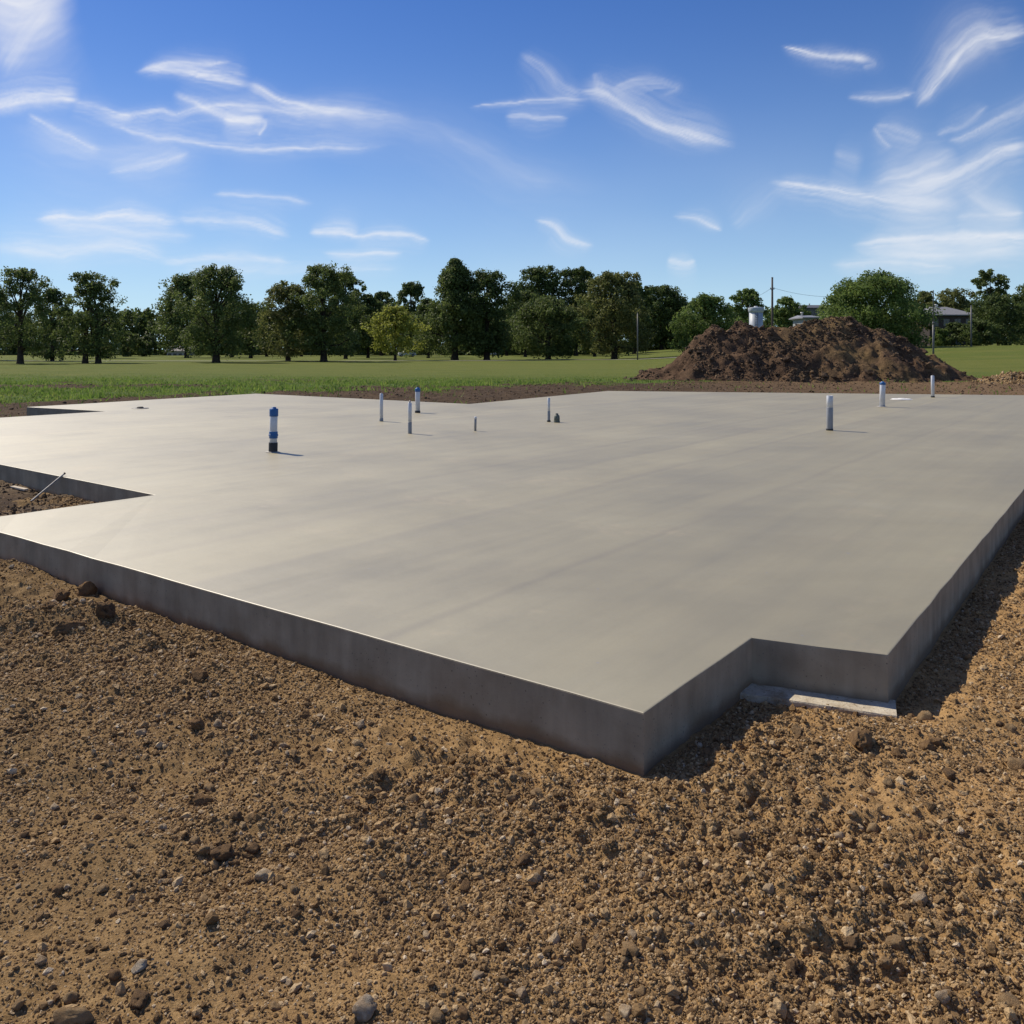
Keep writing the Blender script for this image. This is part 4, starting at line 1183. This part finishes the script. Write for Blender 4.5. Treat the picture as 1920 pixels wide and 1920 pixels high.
def tree(px, base, top, hw, leaf, label, Y=None, z=None, trunk=None, lowest=.16, shape='round', dense=1.0, forks=1, seed=0, bush=False, lean=0.):
    r = np.random.default_rng(seed * 13 + 5)
    if Y is None: Y = F * (H + .25) / (base - HY)
    X = on(px, Y)
    gz = float(ground_base(np.array(X), np.array(Y))) if z is None else z
    hgt = zat(top, Y) - gz
    W = hw * Y / F
    root = empty('bush' if bush else 'tree', (X, Y, gz))
    z0 = hgt * lowest * .55
    W *= 1.2
    ncl = int((125 if not bush else 60) * dense * max(.7, min(1.4, hgt / 11)))
    cs, rs_ = [], []
    for i in range(ncl):
        t = r.random() ** .95
        if shape == 'round': w = (math.sin(math.pi * min(1, (t * .84 + .14))) ** .55)
        elif shape == 'cone': w = (1 - t) ** .75 * .95 + .10
        elif shape == 'column': w = (math.sin(math.pi * min(1, t * .86 + .10)) ** .35) * .92
        elif shape == 'vase': w = .62 + .42 * math.sin(math.pi * min(1, t * .8 + .12)) - .25 * t ** 4
        a = r.random() * 6.28; q = r.random() ** .45
        # boughs: the outline swells and draws in around the crown
        w *= 1 + .22 * math.sin(3 * a + 5 * t + seed) + .14 * math.sin(7 * t * 2 + seed * 2.1)
        cr = W * r.uniform(.13, .25) * (1.1 - .3 * t)
        rr = max(0, W * w - cr * .55) * q
        cs.append((math.cos(a) * rr + lean * t * W, math.sin(a) * rr * .85, z0 + (hgt - z0 - cr * .7) * t + cr * .25)); rs_.append(cr)
    # a ragged top
    for i in range(18):
        a = r.random() * 6.28; cr = W * r.uniform(.08, .17); u = r.random()
        q = (u ** .55) * (.35 if shape == 'cone' else .78) * r.uniform(.5, 1)
        cs.append((math.cos(a) * W * q + lean * W, math.sin(a) * W * q * .7, hgt * (1 - .33 * u) - cr * r.uniform(.5, 1.2))); rs_.append(cr)
    cs = np.array(cs); rs_ = np.array(rs_)
    size = .00150 * Y
    per = int(np.clip(105 * (np.median(rs_) / size / 6) ** 1.3, 55, 150))
    V = leaves(cs, rs_, per, size, r)
    n = len(V)
    link('crown', mesh_np('crown', V.reshape(-1, 3), np.arange(n * 4).reshape(-1, 4)), LEAF[leaf], root)
    tw = trunk * Y / F / 2 if trunk else hgt * .022
    tubes = []
    for k in range(forks):
        dx = (k - (forks - 1) / 2) * W * .38
        pts = [(dx, 0, -.3), (dx * 1.0, 0, hgt * .02), (dx * .95, .03, hgt * .12), (dx * .85 + lean * W * .2, 0, hgt * .35), (dx * .6 + lean * W * .4, .1, hgt * .62), (lean * W * .8, 0, hgt * .88)]
        tubes.append((pts, [tw * 1.7, tw * 1.25, tw, tw * .82, tw * .5, tw * .12]))
    trunk_me = tubes_mesh('trunk', tubes, 9)
    link('trunk', trunk_me, M['bark'], root)
    limbs = []
    for i in r.permutation(len(cs))[:(16 if not bush else 6)]:
        c = Vector(cs[i]); zz = max(hgt * .14, min(c.z * .62, hgt * .6))
        s = Vector((lean * W * .3 * zz / hgt, 0, zz))
        m = s.lerp(c, .5) + Vector((0, 0, -.04 * hgt)) * r.uniform(-.3, 1)
        limbs.append(([s, m, c], [tw * .42, tw * .25, tw * .07]))
    link('limbs', tubes_mesh('limbs', limbs, 6), M['bark'], root)
    tag(root, label, 'bush' if bush else 'tree')
    return root

TREES = [
 dict(px=38, base=682, top=503, hw=56, leaf='mid', shape='vase', dense=.95, trunk=10, lowest=.22, label='airy open crowned tree at the far left edge with bare forked limbs'),
 dict(px=98, base=677, top=541, hw=38, leaf='dark', lowest=.03, shape='round', dense=1.0, label='low dark tree drooping to the grass between the two leftmost tall trees'),
 dict(px=172, base=681, top=512, hw=54, leaf='mid', forks=2, trunk=9, lowest=.14, shape='vase', dense=1.25, label='tall tree on twin trunks, second from the left'),
 dict(px=200, base=672, top=585, hw=34, leaf='dark', lowest=.03, label='short dark tree behind the right of the twin trunked tree'),
 dict(px=350, base=670.5, top=515, hw=56, leaf='mid', trunk=7, lowest=.16, shape='vase', dense=1.15, label='tree overlapping the left side of the broad lawn tree'),
 dict(px=405, base=680, top=498, hw=66, leaf='mid', trunk=12, lowest=.16, shape='vase', dense=1.35, label='broad tree with stout trunk standing out front on the lawn left of centre'),
 dict(px=470, base=672, top=570, hw=34, leaf='dark', trunk=6, lowest=.15, label='small dark tree right behind the broad stout trunked tree'),
 dict(px=540, base=677.5, top=529, hw=58, leaf='olive', trunk=8, lowest=.14, shape='vase', dense=1.1, label='lighter olive tree left of the tall two topped tree'),
 dict(px=607, base=678, top=493, hw=60, leaf='mid', trunk=11, lowest=.15, shape='vase', dense=1.3, label='tall tree with feathery top between olive tree and dense dark tree'),
 dict(px=648, base=673, top=511, hw=38, leaf='dark', trunk=6, lowest=.15, shape='column', label='dense dark tree tucked against the right of the feathery topped tree'),
 dict(px=690, base=671, top=552, hw=36, leaf='dark', trunk=5, lowest=.12, label='dark tree just left of the yellow green tree'),
 dict(px=741, base=676, top=573, hw=47, leaf='yellow', trunk=5, lowest=.26, dense=1.1, label='small bright yellow green tree in front of the dark trees'),
 dict(px=715, base=667, top=548, hw=28, leaf='dark', shape='column', label='narrow dark tree rising behind the yellow green tree, left one'),
 dict(px=770, base=669, top=529, hw=34, leaf='dark', shape='column', trunk=5, label='tall narrow poplar like tree behind right of the yellow green tree'),
 dict(px=803, base=671, top=560, hw=36, leaf='dark', trunk=5, label='dark tree between the yellow green tree and the tallest tree'),
 dict(px=853, base=674.5, top=487, hw=68, leaf='mid', shape='cone', trunk=11, lowest=.13, dense=1.5, label='tallest tree with pointed top near the middle of the row'),
 dict(px=913, base=674.5, top=508, hw=56, leaf='dark', shape='column', trunk=10, lowest=.13, dense=1.5, label='full rounded tree just right of the tallest pointed tree'),
 dict(px=1010, base=667, top=500, hw=54, leaf='dark', shape='column', trunk=6, dense=1.3, label='high dark tree of the pair behind, left of the pair right of centre'),
 dict(px=1080, base=667, top=503, hw=44, leaf='dark', shape='column', trunk=6, dense=1.3, label='high dark tree of the pair behind, right of the pair right of centre'),
 dict(px=1028, base=673.5, top=558, hw=68, leaf='mid', trunk=9, lowest=.14, dense=1.3, label='low spreading dark tree in front of the high pair right of centre'),
 dict(px=1152, base=673, top=510, hw=60, leaf='olive', shape='vase', trunk=10, lowest=.14, dense=1.35, label='tree with yellowing left side left of the thin lamp post'),
 dict(px=1190, base=668, top=527, hw=30, leaf='dark', shape='column', trunk=5, label='narrow dark tree directly behind the thin lamp post'),
 dict(px=1240, base=666, top=536, hw=48, leaf='dark', shape='column', trunk=6, dense=1.3, label='dark tree right of the lamp post, left of the brighter trees'),
 dict(px=1322, base=668, Y=150, top=551, hw=56, leaf='green', dense=1.4, lowest=.04, label='bright green tree above the left shoulder of the soil mound'),
 dict(px=1403, base=668, Y=165, top=541, hw=34, leaf='green', dense=1.1, lowest=.05, label='green tree just behind the pale tank'),
 dict(px=1478, base=668, Y=170, top=557, hw=34, leaf='green', shape='column', lowest=.05, label='flat topped green tree right of the tall utility pole'),
 dict(px=1575, base=665, Y=120, top=543, hw=36, leaf='green', lowest=.05, label='lighter small tree at the left of the big round tree behind the mound'),
 dict(px=1640, base=665, Y=112, top=510, hw=84, leaf='green', dense=2.2, lowest=.03, label='big round bright green tree behind the top of the soil mound'),
 dict(px=1735, base=660, Y=190, top=546, hw=34, leaf='olive', lowest=.05, label='olive tree behind the left end of the house roof'),
 dict(px=1790, base=660, Y=195, top=543, hw=44, leaf='olive', shape='column', lowest=.05, label='yellowish tree directly behind the house roof'),
 dict(px=1857, base=650, Y=150, top=506, hw=34, leaf='mid', shape='vase', lowest=.1, dense=.9, label='tall slender tree right of the house with gaps in its crown'),
 dict(px=1872, base=648, Y=118, top=552, hw=52, leaf='dark', lowest=.03, dense=1.3, label='dark bushy tree under the tall slender tree at the right'),
 dict(px=1925, base=645, Y=122, top=534, hw=44, leaf='mid', lowest=.03, dense=1.2, label='tree cut by the right picture edge'),
 dict(px=-30, base=676, top=520, hw=50, leaf='dark', lowest=.06, dense=1.0, label='dark foliage of a tree cut by the left picture edge'),
 dict(px=1722, base=650, Y=121, top=585, hw=26, leaf='olive', bush=True, lowest=.02, label='grey green bush left of the house'),
 dict(px=1765, base=650, Y=116, top=617, hw=18, leaf='green', bush=True, lowest=.02, label='small bush in front of the house by the metal pole'),
 dict(px=1835, base=650, Y=114, top=600, hw=36, leaf='dark', bush=True, lowest=.0, dense=1.3, label='dark bush at the right corner of the house'),
 dict(px=1790, base=650, Y=117, top=606, hw=36, leaf='dark', bush=True, lowest=.0, dense=1.3, label='dark shrub hiding the house wall'),
 dict(px=565, base=668.5, top=600, hw=30, leaf='dark', trunk=5, label='small far tree between the olive and feathery topped trees'),
 dict(px=950, base=667, top=575, hw=36, leaf='dark', trunk=5, label='shorter dark tree in the gap right of the full rounded tree'),
 dict(px=500, base=668, top=585, hw=36, leaf='dark', trunk=5, label='far dark tree between the stout tree and the olive tree'),
 dict(px=660, base=668, top=565, hw=40, leaf='mid', trunk=5, label='mid sized tree filling the gap left of the yellow green tree'),
 dict(px=985, base=669, top=545, hw=44, leaf='mid', trunk=5, label='tree in the gap between the full rounded tree and the high pair'),
 dict(px=1115, base=669, top=548, hw=40, leaf='mid', trunk=5, label='tree between the low spreading tree and the yellowing tree'),
 dict(px=1275, base=666, top=566, hw=36, leaf='mid', trunk=5, label='smaller tree just left of the mound slope'),
 dict(px=435, base=669, top=560, hw=42, leaf='dark', trunk=5, label='dark tree behind the right shoulder of the broad stout trunked tree'),
 dict(px=240, base=670, Y=210, top=622, hw=30, leaf='mid', bush=True, lowest=.0, label='grey green bush in the gap between the left tree groups'),
 dict(px=275, base=670, Y=215, top=630, hw=26, leaf='dark', bush=True, lowest=.0, label='dark bush right of the grey green bush in the left gap'),
]
for i, t in enumerate(TREES):
    tree(seed=i + 1, **t)

def far_wood():
    r = np.random.default_rng(99)
    cs, rs_ = [], []
    for x in np.linspace(-260, 215, 520):
        Y = 262 + r.uniform(-10, 10)
        hh = 13.3 + 5.0 * float(vn(np.array(x * .035), np.array(.5), 2)) + 3 * float(vn(np.array(x * .12), np.array(.5), 4)) - 3 * (x > 60)
        gz = float(ground_base(np.array(x), np.array(Y)))
        for zz in np.arange(.8, hh, 2.3):
            cs.append((x + r.uniform(-1.5, 1.5), Y + r.uniform(-3, 3), gz + zz + r.uniform(-.8, .6))); rs_.append(r.uniform(1.5, 2.5))
    V = leaves(np.array(cs), np.array(rs_), 46, .62, r)
    o = link('far_wood', mesh_np('far_wood', V.reshape(-1, 3), np.arange(len(V) * 4).reshape(-1, 4)), LEAF['dark'])
    tag(o, 'dark continuous far wood closing the view behind the park trees', 'wood', kind='stuff')
far_wood()

# ------------------------------------------------------------------ poles, wires, tank, houses, cars
M['wood_pole'] = simple('weathered_pole', (.12, .10, .085), .85, .2, .25, 2)
M['metal_pole'] = simple('grey_metal_pole', (.13, .13, .13), .5, .4, .1, 4)
def gz_at(x, y): return float(ground_base(np.array(float(x)), np.array(float(y))))
def pole(px, top, Y, w, mat, name, label, cat, two=None, arm=None):
    X = on(px, Y); g = gz_at(X, Y); h = zat(top, Y) - g; r = w * Y / F / 2
    root = empty(name, (X, Y, g))
    if two:
        h2 = zat(two, Y) - g
        link('lower_post', lathe('lower_post', [(r * 1.15, -.3), (r * 1.15, h2)], 14), M[mat], root)
        link('upper_post', lathe('upper_post', [(r * .7, h2), (r * .62, h - .1), (r * .5, h)], 14), M[mat], root)
        link('collar', lathe('collar', [(r * 1.3, h2 - .12), (r * 1.3, h2 + .06), (r * .8, h2 + .14)], 14), M[mat], root)
    else:
        link('post', lathe('post', [(r * 1.1, -.3), (r, h * .5), (r * .8, h)], 14), M[mat], root)
        link('top_cap', lathe('top_cap', [(r * .9, h - .02), (r * .95, h + .06), (r * .4, h + .12)], 14), M[mat], root)
    if arm:
        link('cross_arm', boxes('cross_arm', [(-arm, arm, -.07 , .07, h - 1.9, h - 1.76)]), M[mat], root)
        for s in (-.85, .85):
            link('insulator', lathe('insulator', [(.05, h - 1.76), (.07, h - 1.7), (.05, h - 1.66), (.07, h - 1.62), (.03, h - 1.56)], 10), M['pvc_grey'], root).location = (s * arm, 0, 0)
    tag(root, label, cat)
    return root, h
up, uh = pole(1448, 521, 140, 4.2, 'wood_pole', 'utility_pole', 'tall dark utility pole behind the soil mound', 'pole', arm=.35)
pole(1750, 544, 82, 3.0, 'metal_pole', 'metal_pole', 'two section grey metal pole at the right end of the mound', 'pole', two=606)
pole(1821, 574, 106, 3.0, 'metal_pole', 'metal_pole', 'shorter grey pole in front of the house right corner', 'pole')
pole(1195.5, 588, 136, 2.4, 'metal_pole', 'lamp_post', 'thin dark post on the lawn left of the soil mound', 'post')
def wire(x1, y1, Y1, sag, label):
    a = Vector((up.location.x, up.location.y, up.location.z + uh - 1.6)); b = Vector((on(x1, Y1), Y1, zat(y1, Y1)))
    pts = [a.lerp(b, t) - Vector((0, 0, sag * 4 * t * (1 - t))) for t in np.linspace(0, 1, 15)]
    o = link('overhead_wire', tubes_mesh('overhead_wire', [(pts, [.022] * 15)], 5), M['sleeve'])
    tag(o, label, 'wire')
wire(1380, 566, 185, .6, 'overhead wire running left from the utility pole into the trees')
wire(1600, 553, 160, .8, 'overhead wire running right from the utility pole to the round tree')

# pale tank
Yt = 135.; Xt = on(1417.5, Yt); kt = Yt / F
g0 = gz_at(Xt, Yt); root = empty('storage_tank', (Xt, Yt, g0))
zt = zat(577, Yt) - g0
M['tank'] = simple('pale_painted_metal', (.40, .44, .49), .5, .4, .12, 1.2)
link('body', lathe('body', [(12.5 * kt, 0), (12.5 * kt, zt - .75)], 28), M['tank'], root)
link('rim', lathe('rim', [(12.6 * kt, zt - .8), (14.2 * kt, zt - .62), (14.6 * kt, zt - .03), (14.4 * kt, zt)], 28), M['tank'], root)
link('lid', lathe('lid', [(14.3 * kt, zt + .0), (9 * kt, zt + .06), (4 * kt, zt + .08), (3.6 * kt, zt + .24), (1.5 * kt, zt + .26)], 28), M['tank'], root)
lad = [(-.55, -.5, -1.30, -1.25, .4, zt - .8), (-.15, -.1, -1.30, -1.25, .4, zt - .8)] + [(-.5, -.15, -1.29, -1.26, zz, zz + .05) for zz in np.arange(.6, zt - .9, .35)]
link('ladder', boxes('ladder', lad), M['metal_pole'], root)
tag(root, 'pale grey metal tank with wide rim above the left of the mound', 'tank')

def house(px0, px1, eave, ridge, Y, name, label, wallc, roofc, depth=9., hip=.35, flat=False, base=None):
    x0, x1 = on(px0, Y), on(px1, Y); xc = (x0 + x1) / 2; w = (x1 - x0) / 2
    g = gz_at(xc, Y) if base is None else base
    he, hr = zat(eave, Y) - g, zat(ridge, Y) - g
    root = empty(name, (xc, Y, g))
    ow = w - .45
    link('wall', boxes('wall', [(-ow, ow, 0, depth, -.3, he)]), wallc, root)
    bm = bmesh.new()
    rl = w * hip
    pts = [(-w, -.5, he), (w, -.5, he), (w, depth + .5, he), (-w, depth + .5, he), (-rl, depth / 2, hr), (rl, depth / 2, hr)]
    up_ = [bm.verts.new(p) for p in pts]
    lo = [bm.verts.new((p[0], p[1], p[2] - .16)) for p in pts[:4]]
    for f in ((0, 1, 5, 4), (1, 2, 5), (2, 3, 4, 5), (3, 0, 4)): bm.faces.new([up_[i] for i in f])
    for i in range(4): bm.faces.new((lo[i], lo[(i + 1) % 4], up_[(i + 1) % 4], up_[i]))
    bm.faces.new(lo[::-1])
    rf = link('roof', bm_mesh('roof', bm), roofc, root)
    link('vent', lathe('vent', [(.15, hr - .25), (.15, hr + .3), (.24, hr + .32), (.2, hr + .45)], 12), M['whitecap'], rf).location = (-.4, depth / 2 , 0)
    fm = simple('window_trim', (.14, .14, .14), .6, .3, .05, 3)
    gm = NT('dark_glass'); gm.base((.02, .025, .03)); gm.rough(.08); gm = gm.m
    nwin = 4 if w > 3 else 2
    for i in range(nwin):
        xx = -ow + (i + .5) * 2 * ow / nwin
        for zz in ([he - 1.9] if he < 4 else [he - 1.9, he - 4.6]):
            wn = link('window', boxes('window', [(-.5, .5, -.06, .02, 0, .07), (-.5, .5, -.06, .02, 1.13, 1.2), (-.5, -.43, -.06, .02, .07, 1.13), (.43, .5, -.06, .02, .07, 1.13), (-.03, .03, -.05, .02, .07, 1.13)]), fm, root, (xx, 0, zz))
            link('pane', boxes('pane', [(-.43, .43, -.02, .01, .07, 1.13)]), gm, wn)
    if he >= 2.4:
        dr = link('door', boxes('door', [(-.5, .5, -.05, .02, 0, 2.1)]), fm, root, (ow * .25, 0, 0))
        link('handle', lathe('handle', [(.03, 0), (.04, .04), (.02, .07)], 8), M['steel'], dr, (.38, -.09, 1))
    tag(root, label, 'house')
    return root
house(1738, 1832, 590, 573, 140, 'house', 'house with low grey hip roof half hidden by dark shrubs at the right',
      simple('dark_brick_wall', (.06, .05, .048), .9, .2, .2, 2), simple('grey_shingle_roof', (.20, .205, .22), .85, .2, .12, 3), 9, .35)
sh = house(1503, 1538, 595, 590, 118, 'shed', 'grey roofed low shed just showing over the mound top',
      simple('grey_boarding', (.30, .32, .34), .8, .2, .1, 2), simple('grey_metal_roof', (.20, .21, .23), .5, .4, .06, 3), 5, .8); sh['category'] = 'shed'
house(1500, 1560, 577, 570.5, 230, 'house', 'dark far house roof left of the big round tree',
      simple('grey_wall', (.12, .12, .13), .9, .2, .1, 2), simple('dark_roof', (.10, .11, .13), .9, .2, .12, 3), 8, .7)
sh = house(310, 356, 658, 648, 245, 'barn', 'low pale barn wall seen between trunks left of centre',
      simple('beige_wall', (.42, .39, .34), .9, .2, .08, 2), simple('beige_roof', (.30, .28, .25), .9, .2, .1, 3), 7, .8); sh['category'] = 'barn'

def car(px, py, Y, label, rot):
    """small far car: body with wheel arches, cabin, glass and wheels"""
    root = empty('parked_car', (on(px, Y), Y, gz_at(on(px, Y), Y) + .02)); root.rotation_euler = (0, 0, rot)
    bm = bmesh.new()
    prof = [(-2.1, .35), (-2.15, .7), (-1.95, .92), (-1.0, .98), (-.5, 1.42), (.9, 1.45), (1.6, 1.0), (2.05, .92), (2.12, .6), (2.05, .35)]
    L_ = [bm.verts.new((x, -.85 + (.12 if z > 1.2 else 0), z)) for x, z in prof]; R_ = [bm.verts.new((x, .85 - (.12 if z > 1.2 else 0), z)) for x, z in prof]
    bm.faces.new(L_); bm.faces.new(R_[::-1])
    for i in range(len(prof)):
        j = (i + 1) % len(prof); bm.faces.new((L_[i], R_[i], R_[j], L_[j]))
    link('body', bm_mesh('body', bm), simple('white_car_paint', (.75, .76, .78), .25, .6, .03, 1), root)
    gl = NT('car_glass'); gl.base((.02, .025, .03)); gl.rough(.08)
    for s in (-1, 1):
        bm = bmesh.new(); q = [(-.75, s * .80, 1.02), (1.25, s * .82, 1.02), (.85, s * .755, 1.38), (-.42, s * .755, 1.36)]
        v = [bm.verts.new(a) for a in q] + [bm.verts.new((a[0], a[1] + s * .03, a[2])) for a in q]
        for f in ((0, 1, 2, 3), (4, 5, 6, 7), (0, 1, 5, 4), (1, 2, 6, 5), (2, 3, 7, 6), (3, 0, 4, 7)): bm.faces.new([v[i] for i in f])
        link('side_window', bm_mesh('side_window', bm), gl.m, root)
    for x in (-1.35, 1.3):
        for s in (-1, 1):
            wl = link('wheel', lathe('wheel', [(.1, -.11), (.32, -.11), (.33, 0), (.32, .11), (.1, .11)], 18), M['sleeve'], root, (x, s * .8, .33)); wl.rotation_euler = (R(90), 0, 0)
            link('rim', lathe('rim', [(.19, -.125), (.19, .125)], 14), M['steel'], wl)
    tag(root, label, 'car')
car(763, 656, 200, 'white car parked far off right of the yellow green tree trunk', .3)
car(926, 642, 232, 'white car far off in the gap right of the full rounded tree', -.2)
